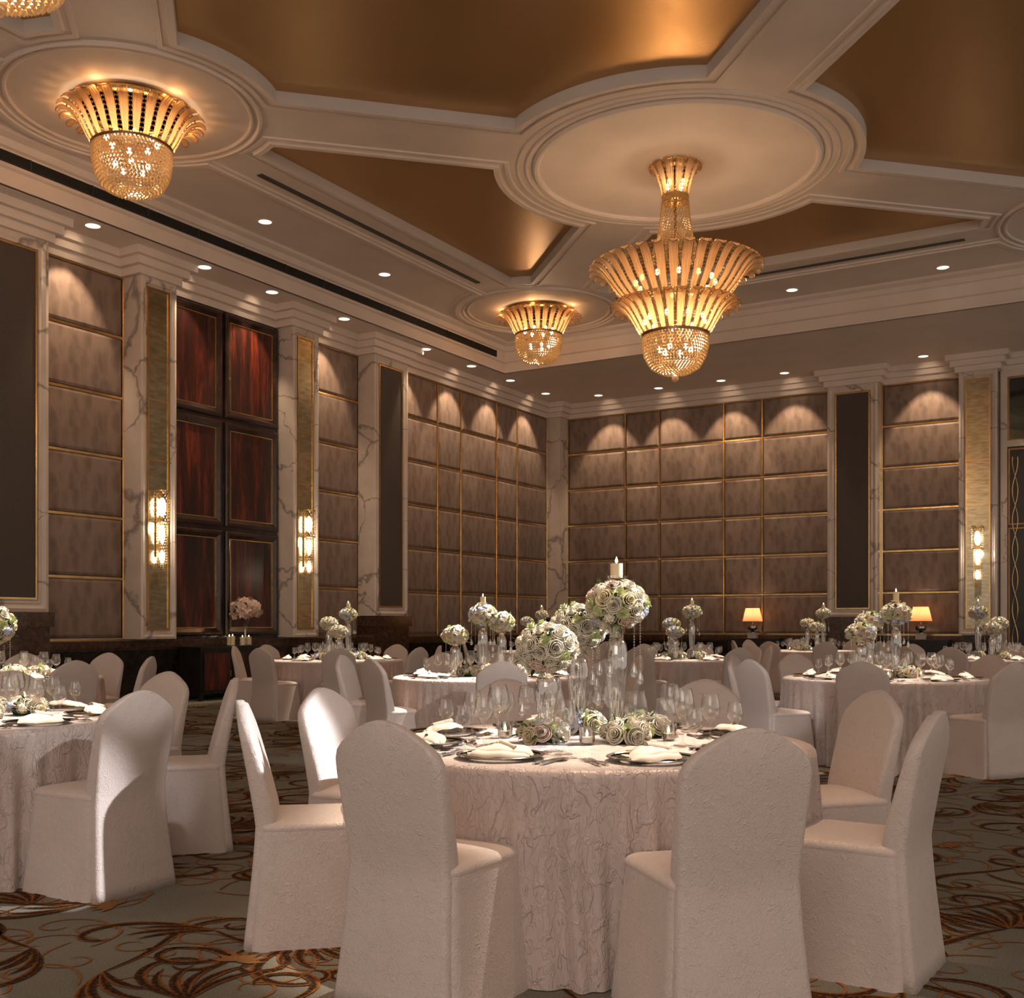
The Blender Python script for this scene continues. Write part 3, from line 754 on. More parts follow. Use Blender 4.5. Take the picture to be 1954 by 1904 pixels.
def big_ch():
    t = thing('hanging_chandelier', '', 'chandelier')
    MB().lathe([(.0001, 0), (.24, 0), (.25, -.04), (.20, -.06)], 36).build('ceiling_plate', 'brass', t)
    tier(t, 12, cv([(.18, -.42), (.20, -.30), (.25, -.14), (.30, -.03), (.345, -.0), (.36, -.03)]), .05, .1, 2)
    MB().lathe([(.17, -.40), (.19, -.41), (.19, -.44), (.185, -.445), (.19, -.45), (.19, -.50), (.17, -.51)], 36).build('collar', 'brass', t)
    bowl([(.185, -.51), (.20, -.70), (.245, -1.0), (.35, -1.28)], 22, t, r0=.0165, pitch=.040)
    MB().lathe([(.35, -1.28), (.365, -1.28), (.365, -1.30), (.35, -1.30)], 36).build('ring', 'brass', t)
    tier(t, 34, cv([(.60, -1.94), (.70, -1.86), (.84, -1.70), (.96, -1.52), (1.06, -1.42), (1.17, -1.40), (1.21, -1.46)]), .052, 0, 2)
    MB().lathe([(.60, -1.95), (.625, -1.95), (.625, -1.92), (.60, -1.92)], 48).build('ring', 'brass', t)
    tier(t, 28, cv([(.46, -2.37), (.52, -2.28), (.60, -2.14), (.68, -2.02), (.78, -1.94), (.87, -1.93), (.90, -1.99)]), .046, .06, 2)
    MB().lathe([(.455, -2.39), (.475, -2.39), (.48, -2.35), (.455, -2.35)], 48).build('ring', 'brass_dark', t)
    bowl([(.46, -2.40), (.455, -2.52), (.42, -2.66), (.34, -2.80), (.20, -2.88), (.02, -2.90)], 19, t)
    MB().ball((0, 0, -2.96), .05, 12, 8).build('crystal_ball', 'crystal', t)
    MB().tube([(0, 0, -.1), (0, 0, -2.3)], .02, 8).build('stem', 'brass_dark', t)
    for rr, zz, n_ in ((.13, -.25, 4), (.55, -1.62, 12), (.42, -2.14, 9), (.22, -2.56, 6)):
        for i in range(n_):
            a = i*2*pi/n_+zz; b = MB(); b.ball((rr*cos(a), rr*sin(a), zz), .034, 8, 5, 1.4); b.build('bulb', 'bulb', t)
    return t
sc0 = small_ch(); remember(sc0); bc0 = big_ch(); remember(bc0)
ch = [(sc0, (-11.0, 19.35), 'flush crystal chandelier with amber leaves on the far medallion near the corner'),
      (None, (-11.0, 9.16), 'flush crystal chandelier with amber leaves on the near left medallion')]
for i, (o, c, l) in enumerate(ch):
    o = o or copy_tree(sc0); o.location = (*c, ZC); o['label'] = l; o['group'] = 'flush crystal chandeliers'
    point('chandelier_light', (c[0], c[1], ZC-.36), E_CH*.75, (1, .50, .20), .12); point('chandelier_light', (c[0], c[1], ZC-.80), E_CH*1.1, WARM, .1)
    for q in range(5): point('chandelier_light', (c[0]+.77*cos(q*1.257), c[1]+.77*sin(q*1.257), ZC-.10), 1.3, (1, .47, .16), .04)
for o, c, l in ((bc0, (-5.91, 14.26), 'great two-tier crystal chandelier hanging from the central medallion'), (None, (-5.60, 3.74), 'large crystal chandelier at the top left, mostly out of frame')):
    o = o or copy_tree(bc0); o.location = (*c, ZC if c[1] > 5 else ZC+.0); o['label'] = l; o['group'] = 'hanging crystal chandeliers'
    k = 1 if c[1] > 5 else .8
    for z, e in ((-.25, .05), (-.9, .08), (-1.72, .75), (-2.20, .8), (-2.66, 1.6)): point('chandelier_light', (c[0], c[1], ZC+z), E_CH*e*k, AMBER if z > -2.3 else WARM, .1)

# ================================================================== side furniture
def console(label, u0, u1, side, h, red):
    fr = wall_frame(side); d0, d1 = .14, .62
    o = fr((u0+u1)/2, 0, 0); t = thing('console_cabinet', label, 'cabinet', (o[0], o[1], 0))
    def wb():
        b = WB(side); f0 = b.fr; b.fr = lambda u, d, z: tuple(Vector(f0(u, d, z))-Vector((o[0], o[1], 0))); return b
    wb().slab(u0, u1, d0, d1, .12, h-.04).build('body', 'black_wood', t, False)
    wb().slab(u0-.03, u1+.03, d0, d1+.03, h-.04, h).build('top', 'black_wood', t, False)
    for u in (u0, u1-.06):
        for d in (d0, d1-.06): wb().slab(u, u+.06, d, d+.06, 0, .12).build('leg', 'black_wood', t, False)
    n_ = 3 if red else 2; w = (u1-u0-.08)/n_
    for i in range(n_):
        a = u0+.04+i*w
        p = wb().slab(a+.02, a+w-.02, d1, d1+.018, .17, h-.09).build('door', 'mahogany' if red else 'black_wood', t, False)
        wb().frame(a+.01, a+w-.01, .16, h-.08, .02, d1, d1+.026).build('door_frame', 'black_wood', p, False)
        k = wb(); k.slab(a+w-.07, a+w-.055, d1+.018, d1+.045, h*.5-.05, h*.5+.05); k.build('handle', 'brass', p, False)
    return t
console('black console cabinet with red mahogany doors before the dark wood panelling', 12.5, 14.5, 'left', .88, True)
console('black console cabinet under the left table lamp by the back wall', -8.95, -7.75, 'back', .92, False)
console('black console cabinet under the right table lamp by the back wall', -5.25, -4.05, 'back', .92, False)
def table_lamp(x, y, z, label):
    b = MB().box(-.10, -.08, 0, .10, .08, .13).build('display_block', 'white_card', None, False, (x, y, z))
    tag(b, 'small white block carrying the '+label[0], 'block', 'white blocks under lamps'); z += .13
    t = thing('table_lamp', label[1], 'lamp', (x, y, z), 0, 'table lamps')
    MB().lathe([(.0001, 0), (.055, 0), (.055, .015), (.02, .03), (.05, .045), (.105, .08), (.115, .12), (.105, .16), (.05, .19), (.015, .20), (.012, .30), (.012, .47), (.0001, .475)], 28).build('base', 'chrome_dark', t)
    MB().lathe([(.235, .27), (.16, .58)], 36).build('shade', 'lamp_shade', t)
    MB().ball((0, 0, .40), .03, 8, 6, 1.3).build('bulb', 'bulb', t)
    point('lamp_light', (0, 0, .44), 5.5, (1, .7, .45), .05, t)
table_lamp(-8.40, 24.98, .92, ('left table lamp', 'orange shaded table lamp on the console left of the dark pilaster'))
table_lamp(-4.62, 24.98, .92, ('right table lamp', 'orange shaded table lamp on the console right of the dark pilaster'))

# ================================================================== flowers
def rose():
    b = MB()
    for k, (R_, zt, n_) in enumerate(((.10, .60, 2), (.20, .60, 3), (.32, .57, 3), (.46, .50, 4), (.62, .38, 5), (.80, .20, 5), (.98, -.03, 6))):
        m_ = n_*5; rows = []
        for f, z in ((.45, -.42), (.95, zt-.36), (1.04, zt-.12), (1.09, zt-.03), (1.17, zt), (1.25, zt-.03)):
            row = []
            for j in range(m_):
                a = 2*pi*j/m_+k*.9; v = abs(cos(n_*a/2+k)); und = (v**.45)
                q = max(0, (f-.9))*3; rr = R_*f*(1-.10*q*(1-und)); row.append((rr*cos(a+.12*z)+.02*sin(k*2.1)*k, rr*sin(a+.12*z)+.02*cos(k*1.7)*k, z-.16*min(1, q)*(1-und)))
            rows.append(row)
        b.loft(rows, True)
    return b
def hydrangea():
    b = MB(); rnd = random.Random(4); b.ball((0, 0, 0), .72, 8, 6, .8)
    for i in range(34):
        z = 1-2*(i+.5)/34*.72; r = sqrt(max(0, 1-z*z)); a = i*2.4; d = Vector((r*cos(a), r*sin(a), z*.85))
        q = d.to_track_quat('Z', 'Y').to_matrix(); c = d*.92
        for k in range(4):
            t = k*pi/2+a; u = [(0, 0, 0), (.13, -.09, .04), (.24, 0, .0), (.13, .09, .04)]
            bb = len(b.v)
            for p in u:
                x = p[0]*cos(t)-p[1]*sin(t); y = p[0]*sin(t)+p[1]*cos(t); w = q @ Vector((x, y, p[2]))+c; b.v.append(tuple(w))
            b.f.append((bb, bb+1, bb+2, bb+3))
    return b
def ruffle():
    b = MB(); rnd = random.Random(6); b.ball((0, 0, .1), .5, 8, 5, .8)
    for L, (r, z0, up) in enumerate(((.35, .45, .45), (.58, .25, .42), (.80, .0, .36), (.98, -.25, .25), (1.0, -.5, .0))):
        n_ = 22+4*L; rows = [[], [], []]
        for j in range(n_):
            a = 2*pi*j/n_+L; zg = (1 if j % 2 else -1); k = rnd.uniform(-.05, .05)
            for q, (f, h) in enumerate(((.45, 0), (.8, .6), (1.0, 1.0))):
                rr = r*f*(1+.07*zg*q); rows[q].append((rr*cos(a+.05*zg*q), rr*sin(a+.05*zg*q), z0+up*h+.07*zg*q*.5+k))
        b.loft(rows, True)
    return b
def leafb():
    return MB().loft([[(-.001, 0, 0), (0, 0, -.01), (.001, 0, 0)], [(-.22, .35, .06), (0, .35, -.02), (.22, .35, .06)], [(-.26, .75, .10), (0, .75, .04), (.26, .75, .10)], [(-.12, 1.15, .06), (0, 1.15, .0), (.12, 1.15, .06)], [(-.001, 1.4, -.04), (0, 1.4, -.05), (.001, 1.4, -.04)]], False)
def orchid():
    b = MB()
    for k in range(5):
        t = k*2*pi/5
        rows = []
        for o_, w, z in ((.05, .05, .1), (.4, .33, .2), (.8, .40, .18), (1.05, .18, .05)):
            rows.append([(o_*cos(t)-s_*w*sin(t), o_*sin(t)+s_*w*cos(t), z-.06*abs(s_)) for s_ in (-1, 0, 1)])
        b.loft(rows, False)
    b.ball((0, 0, .2), .14, 6, 4); return b
RO, HY, RU, LE, OR_ = rose(), hydrangea(), ruffle(), leafb(), orchid()
FM = {'rose_white': RO.mesh('rose', 'petal_white', 60), 'rose_cream': RO.mesh('rose', 'petal_cream', 60), 'rose_blush': RO.mesh('rose', 'petal_peach', 60),
      'hyd': HY.mesh('hydrangea', 'petal_blue', 60), 'lil': HY.mesh('hydrangea', 'petal_lilac', 60), 'hydw': HY.mesh('hydrangea', 'petal_white', 60), 'grn': RU.mesh('carnation', 'petal_green', 60), 'grw': RU.mesh('carnation', 'petal_white', 60),
      'leaf': LE.mesh('leaf', 'green_leaf', 60), 'dleaf': LE.mesh('leaf', 'dark_leaf', 60), 'orchid': OR_.mesh('orchid_bloom', 'petal_blush', 60)}
NAMEOF = {'rose_white': 'rose', 'rose_cream': 'rose', 'rose_blush': 'rose', 'hyd': 'hydrangea', 'lil': 'hydrangea', 'hydw': 'hydrangea', 'grn': 'carnation', 'grw': 'carnation', 'leaf': 'leaf', 'dleaf': 'leaf', 'orchid': 'orchid_bloom'}
SRC = {'rose_white': (RO, 'petal_white'), 'rose_cream': (RO, 'petal_cream'), 'rose_blush': (RO, 'petal_peach'), 'hyd': (HY, 'petal_blue'), 'lil': (HY, 'petal_lilac'), 'hydw': (HY, 'petal_white'), 'grn': (RU, 'petal_green'), 'grw': (RU, 'petal_white'), 'leaf': (LE, 'green_leaf'), 'dleaf': (LE, 'dark_leaf'), 'orchid': (OR_, 'petal_blush')}
PALETTE = ['rose_white', 'rose_white', 'rose_cream', 'rose_white', 'grn', 'hyd', 'hydw', 'rose_blush', 'grw', 'rose_white', 'rose_cream', 'hydw', 'rose_white', 'grn', 'rose_cream', 'rose_white', 'rose_blush', 'grn', 'rose_white', 'hyd', 'grw', 'rose_cream']
def bloom_list(rx, rz, size, seed, n_, zlo=-1.0, pal=PALETTE, leaves=10, zsq=1.0):
    """list of (kind, matrix) placed on an ellipsoid"""
    rnd = random.Random(seed); res = []
    for i in range(n_):
        z = 1-(1-zlo)*(i+.5)/n_; r = sqrt(max(0, 1-z*z)); a = i*2.39996+seed
        d = Vector((r*cos(a), r*sin(a), z)); p = Vector((d.x*rx, d.y*rx, d.z*rz)); nn = Vector((d.x/rx, d.y/rx, d.z/rz)).normalized()
        s_ = size*rnd.uniform(.85, 1.15); k = rnd.choice(pal)
        if k in ('grn', 'grw', 'hyd', 'hydw'): s_ *= .92
        mt = Matrix.Translation(p-nn*s_*.25) @ nn.to_track_quat('Z', 'Y').to_matrix().to_4x4() @ Matrix.Rotation(rnd.uniform(0, 6), 4, 'Z') @ Matrix.Scale(s_, 4)
        res.append((k, mt))
    for i in range(leaves):
        z = rnd.uniform(max(zlo, -.9), .95); r = sqrt(1-z*z); a = rnd.uniform(0, 6.28); d = Vector((r*cos(a), r*sin(a), z)); p = Vector((d.x*rx, d.y*rx, d.z*rz))
        nn = (d+Vector((rnd.uniform(-.5, .5), rnd.uniform(-.5, .5), rnd.uniform(-.5, .5)))).normalized()
        q = nn.to_track_quat('Y', 'Z').to_matrix().to_4x4()
        res.append((rnd.choice(('leaf', 'dleaf', 'dleaf')), Matrix.Translation(p*.95) @ q @ Matrix.Scale(size*rnd.uniform(.7, 1.1), 4)))
    return res
JOINED = {}
def plant_blooms(t, bl, c, detailed, key):
    if detailed:
        for k, mt in bl:
            o = obj(NAMEOF[k], FM[k], t); o.matrix_local = Matrix.Translation(c) @ mt
    else:
        if key not in JOINED:
            mats = {}
            for k, mt in bl:
                s_, mn = SRC[k]; mats.setdefault(mn, MB()).add(s_, mt)
            JOINED[key] = [(('leaves' if 'leaf' in mn else 'blooms'), b.mesh('blooms', mn, 60)) for mn, b in mats.items()]
        for nm, me in JOINED[key]: stuff(obj(nm, me, t, c))
VASE = {}
def vase_mesh(h):
    if h not in VASE:
        p = [(.0001, 0), (.055, 0), (.058, .008), (.030, .022), (.022, .05), (.036, h*.30), (.047, h*.55), (.050, h*.70), (.042, h*.80), (.024, h*.85), (.036, h*.90), (.036, h*.94), (.020, h*.97), (.034, h)]
        VASE[h] = MB().lathe(p, 22).mesh('vase', 'vase_glass')
    return VASE[h]
TD = {}
def strand_drop(L):
    L = round(L, 2)
    if L not in TD:
        b = MB(); k = int(L/.012)
        for i in range(k): b.octa((0, 0, -i*.012), .0042, .006)
        z = -k*.012
        b.lathe([(.0001, z), (.004, z-.01), (.012, z-.035), (.0155, z-.05), (.012, z-.063), (.0001, z-.068)], 10)
        TD[L] = b.mesh('crystal_strand', 'vase_glass')
    return TD[L]
CANDM = None
def candle(loc, label, r=.027, h=.062, group='lit pillar candles'):
    t = thing('pillar_candle', label, 'candle', loc, 0, group)
    MB().lathe([(.0001, 0), (r, 0), (r, h*.55)], 18).build('body', 'ivory_wax', t)
    MB().lathe([(r, h*.55), (r, h), (r*.8, h-.002), (.0001, h-.004)], 18).build('melting_top', 'ivory_wax', t)
    MB().lathe([(.0001, h), (.006, h+.008), (.005, h+.016), (.0001, h+.03)], 8).build('flame', 'flame', t)
    return t
def ball_arr(tk, name, loc, zc, rx, rz, dark, kind, seed, detailed, tdesc, drops=5, dish=False):
    """flower ball on a glass bottle vase; loc on the table top, zc = height of the ball centre"""
    t = thing('flower_arrangement', '%s ball of white roses on glass vase, %s' % (kind, tdesc), 'flowers', loc, 0, 'flower balls on glass vases')
    vh = zc-loc[2]-rz*.55
    obj('vase', vase_mesh(round(vh, 2)), t)
    plant_blooms(t, bloom_list(rx*.86, rz*.84, .036 if detailed else .036, seed if detailed else seed % 3, 46, -1.0, PALETTE, 22), (0, 0, zc-loc[2]), detailed, ('ball', seed % 3, rx, rz))
    MB().ball((0, 0, zc-loc[2]), rx*.78, 12, 8, rz/rx).build('foliage_core', 'dark_leaf', t)
    rnd = random.Random(seed+7)
    for i in range(drops):
        a = i*2*pi/max(1, drops)+seed*.7; L = rnd.choice((.16, .19, .22)) if kind != 'low' else .10
        obj('crystal_strand', strand_drop(L), t, (rx*.72*cos(a), rx*.72*sin(a), zc-loc[2]-rz*.55))
    if dish: MB().lathe([(.0001, .0), (.045, 0), (.05, .012), (.047, .012)], 20, (0, 0, zc-loc[2]+rz*.92)).build('glass_dish', 'vase_glass', t)
    return t
def posy(loc, label, seed, detailed, rx=.105, group='low flower posies'):
    t = thing('flower_posy', label, 'flowers', loc, 0, group)
    plant_blooms(t, bloom_list(rx, .065, .036, seed if detailed else seed % 3, 17, -.12, PALETTE, 14), (0, 0, .035), detailed, ('posy', seed % 3, rx))
    MB().ball((0, 0, .035), rx*.85, 10, 6, .6).build('foliage_core', 'dark_leaf', t)
def votive(loc, label):
    t = thing('votive_candle', label, 'candle', loc, 0, 'glass votive candles')
    MB().lathe([(.0001, .004), (.026, .004), (.032, .01), (.034, .075), (.031, .075), (.029, .014), (.0001, .012)], 18).build('glass_cup', 'vase_glass', t)
    MB().lathe([(.0001, .012), (.022, .012), (.022, .032), (.0001, .032)], 14).build('candle_body', 'ivory_wax', t)
    MB().lathe([(.0001, .034), (.006, .040), (.004, .050), (.0001, .060)], 8).build('flame', 'flame', t)

# ================================================================== tableware
def glass_mesh(h, r, name):
    s_ = h*.46
    p = [(.0001, .0015), (r*.85, .001), (r*.86, .003), (r*.3, .007), (.0045, .016), (.0038, s_*.6), (.0048, s_*.95), (r*.35, s_+.006), (r*.82, s_+h*.12), (r, s_+h*.22), (r*.97, s_+h*.32), (r*.86, s_+h*.44), (r*.78, h), (r*.765, h+.0008), (r*.75, h-.001), (r*.84, s_+h*.44), (r*.95, s_+h*.32), (r*.975, s_+h*.22), (r*.79, s_+h*.12), (r*.3, s_+.012), (.0001, s_+.010)]
    return MB().lathe(p, 20).mesh(name, 'clear_glass', 'all')
GL = {'big': glass_mesh(.235, .047, 'wine_glass'), 'mid': glass_mesh(.21, .041, 'wine_glass'), 'small': glass_mesh(.175, .034, 'wine_glass')}
GLF = {k: GL[k] for k in GL}
plate_rim = MB().lathe([(.115, .006), (.150, .012), (.165, .015), (.168, .017), (.165, .019), (.150, .016)], 44).mesh('plate_rim', 'silver')
plate_c = MB().lathe([(.0001, .003), (.09, .003), (.115, .006), (.150, .0135)], 44).mesh('plate_well', 'vase_glass')
plate_in = MB().lathe([(.0001, .010), (.10, .010), (.125, .017), (.127, .019), (.12, .018), (.10, .0125), (.0001, .0125)], 36).mesh('side_plate', 'porcelain')
def napkin_mesh():
    b = MB()
    # folded in three overlapping pleats with a turned-back corner
    for k, (y0, wd, z0, hh, L) in enumerate(((-.030, .050, .0, .022, .135), (-.005, .052, .010, .024, .132), (.022, .048, .018, .020, .120))):
        rings = []
        for i in range(13):
            t = i/12; x = (t-.5)*2*L; e = sqrt(max(.02, 1-abs(2*t-1)**3)); row = []
            for j in range(9):
                a = pi*j/8; row.append((x+.010*k, y0+cos(a)*wd*e, z0*e+hh*e*sin(a)+.002*sin(t*14+k)))
            rings.append(row)
        b.loft(rings, False)
        b.loft([[p for p in (r[0], r[8])] for r in rings], False)
    rings = []
    for i in range(7):
        t = i/6; row = []
        for j in range(7):
            a = -.6+3.6*j/6; rr = .013*(1-.35*t)+.004*j/6; row.append((.085*t-.01+.0*j, .03-.085*t*.7+rr*cos(a), .026+rr*sin(a)+.012*(1-t)))
        rings.append(row)
    b.loft(rings, False)
    return b.mesh('napkin', 'napkin_cloth', 60)
NAP = napkin_mesh()
def cutlery(kind):
    b = MB(); L = .19
    hn = [(0, 0, .004), (0, .03, .006), (0, .07, .005), (0, .105, .004)]
    b.tube(hn, [.0065, .0075, .0045, .003], 6)
    if kind == 'fork':
        b.loft([[(-.003, .105, .004), (.003, .105, .004)], [(-.011, .125, .003), (.011, .125, .003)], [(-.012, .140, .005), (.012, .140, .005)]], False)
        for i in range(4): x = -.0105+i*.007; b.box(x-.0014, .138, .004, x+.0014, .188, .007)
    elif kind == 'spoon':
        b.loft([[(-.003, .105, .005), (0, .105, .004), (.003, .105, .005)], [(-.016, .13, .008), (0, .13, .002), (.016, .13, .008)], [(-.021, .155, .009), (0, .155, .001), (.021, .155, .009)], [(-.015, .18, .009), (0, .18, .003), (.015, .18, .009)], [(-.002, .192, .009), (0, .192, .008), (.002, .192, .009)]], False)
    else:
        b.loft([[(-.004, .105, .003), (.004, .105, .003)], [(-.009, .125, .003), (.006, .125, .003)], [(-.010, .19, .003), (.006, .19, .003)], [(-.002, .225, .003), (.005, .225, .003)]], False)
        b.loft([[(-.004, .105, .006), (.004, .105, .006)], [(-.009, .125, .005), (.006, .125, .005)], [(-.010, .19, .005), (.006, .19, .005)], [(-.002, .225, .004), (.005, .225, .004)]], False)
    return b.mesh(kind, 'silver', 40)
CUT = {k: cutlery(k) for k in ('fork', 'spoon', 'knife')}

# ================================================================== chairs
def chair_meshes():
    # local: +y faces the table, origin on the floor under the middle of the back
    rings = []
    H = .945
    zs = [0, .06, .14, .24, .34, .42, .47, .52, .60, .68, .75, .79, .811, .828, .84, .852, .865, .876, .887, .899, .911, .923, .930, .935, .941, .945]
    for z in zs:
        if z < .47: w = .205+.030*((.47-z)/.47)**1.4; yb = -.015-.045*((.47-z)/.47)**1.3
        else:
            t = (z-.47)/(H-.47); w = .203+.014*min(1, t*1.6); yb = -.015-.085*t**1.15
        if z > .76:
            dz = H-z; tb = ((0, .06), (.004, .17), (.010, .27), (.022, .40), (.034, .51), (.058, .69), (.080, .83), (.105, .935), (.134, .985), (.18, 1.0), (.4, 1.0))
            for (a0, b0), (a1, b1) in zip(tb, tb[1:]):
                if a0 <= dz <= a1: w *= b0+(b1-b0)*(dz-a0)/(a1-a0); break
        th = .085 if z < .5 else .085-.045*(z-.5)/(H-.5)
        if z > .93: th *= .75
        yf = yb+th if z >= .47 else yb+.06
        rad = min(.022, w*.8, th*.45)
        wav = .004*sin(z*40)
        rings.append([(x, y, zz) for x, y, zz in rrect(-w, w, yb, yf, rad, z, 3)])
    back = MB().loft(rings, True, True, True).mesh('backrest', 'chair_cloth', 'all')
    sk = []
    for z, fl_ in ((0, 1), (.05, .9), (.14, .68), (.25, .42), (.35, .2), (.42, .06), (.455, 0), (.468, -.03)):
        w0 = .215+.038*fl_; yf = .435+.035*fl_; yb = .0-.035*fl_; base = rrect(-w0, w0, yb, yf, .045, z, 5); row = []
        for i, p in enumerate(base):
            a = atan2(p[1]-.2, p[0]); k = 1+.013*max(0, fl_)*sin(a*9+1)+.008*max(0, fl_)*sin(a*17); row.append((p[0]*k, .2+(p[1]-.2)*k, z))
        sk.append(row)
    skirt = MB().loft(sk, True, True, False).mesh('skirt', 'chair_cloth', 50)
    se = []
    for z, ins in ((.452, -.002), (.464, -.004), (.476, .004), (.485, .018), (.492, .05), (.498, .11), (.50, .17)):
        se.append(rrect(-.215+ins, .215-ins, .0+ins*.4, .435-ins, max(.02, .045-ins*.2), z, 5))
    seat = MB().loft(se, True, True, True).mesh('seat', 'chair_cloth', 60)
    return back, skirt, seat
CB, CS, CSE = chair_meshes()
POS8 = ['nearest', 'near right', 'right-hand', 'far right', 'farthest', 'far left', 'left-hand', 'near left']
def chair(lat, dep, center, label, group):
    p = P(lat, dep); d = (center-p); d.z = 0; rz = atan2(d.y, d.x)-pi/2
    dn = d.normalized(); base = p+dn*.07
    t = thing('banquet_chair', label, 'chair', (base.x, base.y, 0), rz, group)
    obj('backrest', CB, t); obj('skirt', CS, t); obj('seat', CSE, t)

def pol(a, r=1.45): a = radians(a); return (r*sin(a), -r*cos(a))
# chairs as (seat name index, angle or None), relative offsets measured along the room
CHAIRS = {
 'hero': [(.376, -1.414), (1.168, -.79), (1.356, .40), (.738, 1.40), (-.36, 1.46), (-1.238, .60), (-1.41, -.26), (-.738, -1.17)],
 'B': [None, (1.24, -.75), (1.37, .43), (.73, 1.25), (-.35, 1.42), pol(-135), None, None],
 'C': [pol(22, 1.5), pol(72), pol(122, 1.6), pol(160), pol(-160), pol(-118), (-1.40, -.63), (-.61, -1.22)],
 'D': [pol(5), (1.02, -.98), pol(95), pol(140), pol(178), pol(-158), (-1.47, 0.35), (-1.05, -.75)],
 'E': [pol(10), pol(58), pol(100), pol(152, 1.5), pol(-170), (-1.22, 1.0), (-1.43, -.05), (-.80, -1.25)],
 'F': [pol(22), (1.25, -.05), pol(100+25), pol(160), pol(-165), pol(-125), pol(-80), (-.78, -1.25)],
 'G': [pol(-5), pol(40), pol(85), pol(130), pol(175), pol(-140), pol(-92), pol(-45)],
 'H': [pol(8), pol(50), pol(95), pol(140), (-.60, 1.3), pol(-115), pol(-70), (-1.0, -1.15)],
 'I': [pol(5), pol(50), pol(95), pol(140), pol(-175), pol(-130), pol(-85), pol(-40)],
 'N': [pol(0), (1.15, -1.05), (1.42, .05), (.50, 1.45), pol(-165), pol(-120), None, None]}
NEAR = {'hero', 'B'}; MID = {'C', 'D', 'N'}
def cloth_mesh(seed, Rt=.93):
    rnd = random.Random(seed); n_ = 400; fs = [(rnd.choice((18, 27, 33, 41, 48, 55, 62)), rnd.uniform(0, 6.28), rnd.uniform(.4, 1)) for _ in range(6)]
    def fold(a):
        s_ = sum(w*sin(k*a+p+.6*sin(a*3+p)) for k, p, w in fs); return max(-1.3, min(1.6, s_/1.7))
    rings = []
    for r in (.001, .25, .5, .72, .86, .905): rings.append([(r*cos(2*pi*j/n_), r*sin(2*pi*j/n_), .752) for j in range(n_)])
    for dz, dr in ((.004, .017), (.014, .026), (.03, .03)): rings.append([((.905+dr)*cos(2*pi*j/n_), (.905+dr)*sin(2*pi*j/n_), .752-dz) for j in range(n_)])
    for i in range(1, 13):
        t = i/12; row = []
        for j in range(n_):
            a = 2*pi*j/n_; am = .034*(t**.6)*(1-.1*t); r = Rt+.004+.018*t+am*fold(a+.05*t*sin(a*5+seed))+.006*t*sin(a*61)
            row.append((r*cos(a), r*sin(a), .722-.72*t+(.002 if i == 12 else 0)))
        rings.append(row)
    return MB().loft(rings, True).mesh('tablecloth', 'table_cloth', 'all')
CL = [cloth_mesh(s_) for s_ in (1, 2, 3)]
tb_top = MB().lathe([(.0001, .72), (.895, .72), (.90, .735), (.895, .749), (.0001, .749)], 48).mesh('tabletop', 'dark_wood')
tb_leg = MB().lathe([(.0001, 0), (.33, 0), (.33, .03), (.05, .06), (.05, .68), (.2, .72)], 24).mesh('pedestal', 'black_wood')
ARR = {  # kind: (across, along, ball centre height, rx, rz)
 'hero': dict(tall=(.125, .10, 1.337, .148, .122), mid=(-.03, .30, 1.235, .14, .12), low=(-.185, -.10, 1.152, .142, .118)),
 'B': dict(mid=(.20, -.05, 1.245, .15, .12)),
 'C': dict(tall=(.10, 0, 1.35, .15, .12), mid=(-.10, .15, 1.27, .14, .11), low=(-.26, -.10, 1.17, .15, .11)),
 'D': dict(tall=(-.07, .0, 1.34, .155, .12), mid=(.11, .15, 1.27, .14, .11), low=(-.33, -.10, 1.145, .14, .10)),
 'E': dict(tall=(.16, .0, 1.39, .14, .10), mid=(.06, -.2, 1.15, .14, .10), low=(-.13, .1, 1.26, .14, .11)),
 'F': dict(tall=(.14, .0, 1.43, .15, .11), mid=(-.14, .1, 1.25, .145, .10), low=(-.14, -.25, 1.14, .145, .09)),
 'G': dict(tall=(.25, .0, 1.46, .15, .11), mid=(-.03, .1, 1.27, .15, .10), low=(.08, -.15, 1.20, .15, .10)),
 'H': dict(tall=(-.14, .0, 1.42, .15, .11), mid=(.20, .1, 1.26, .15, .11), low=(.0, -.15, 1.19, .14, .10)),
 'I': dict(tall=(.0, .0, 1.42, .13, .10), mid=(-.27, .1, 1.30, .14, .10), low=(-.03, -.15, 1.18, .13, .09)),
 'N': dict(mid=(-.3, 0, 1.2, .14, .11))}
KN = dict(tall='tallest', mid='middle', low='lowest')
WORDP = ['nearest', 'near right', 'right', 'far right', 'farthest', 'far left', 'left', 'near left']
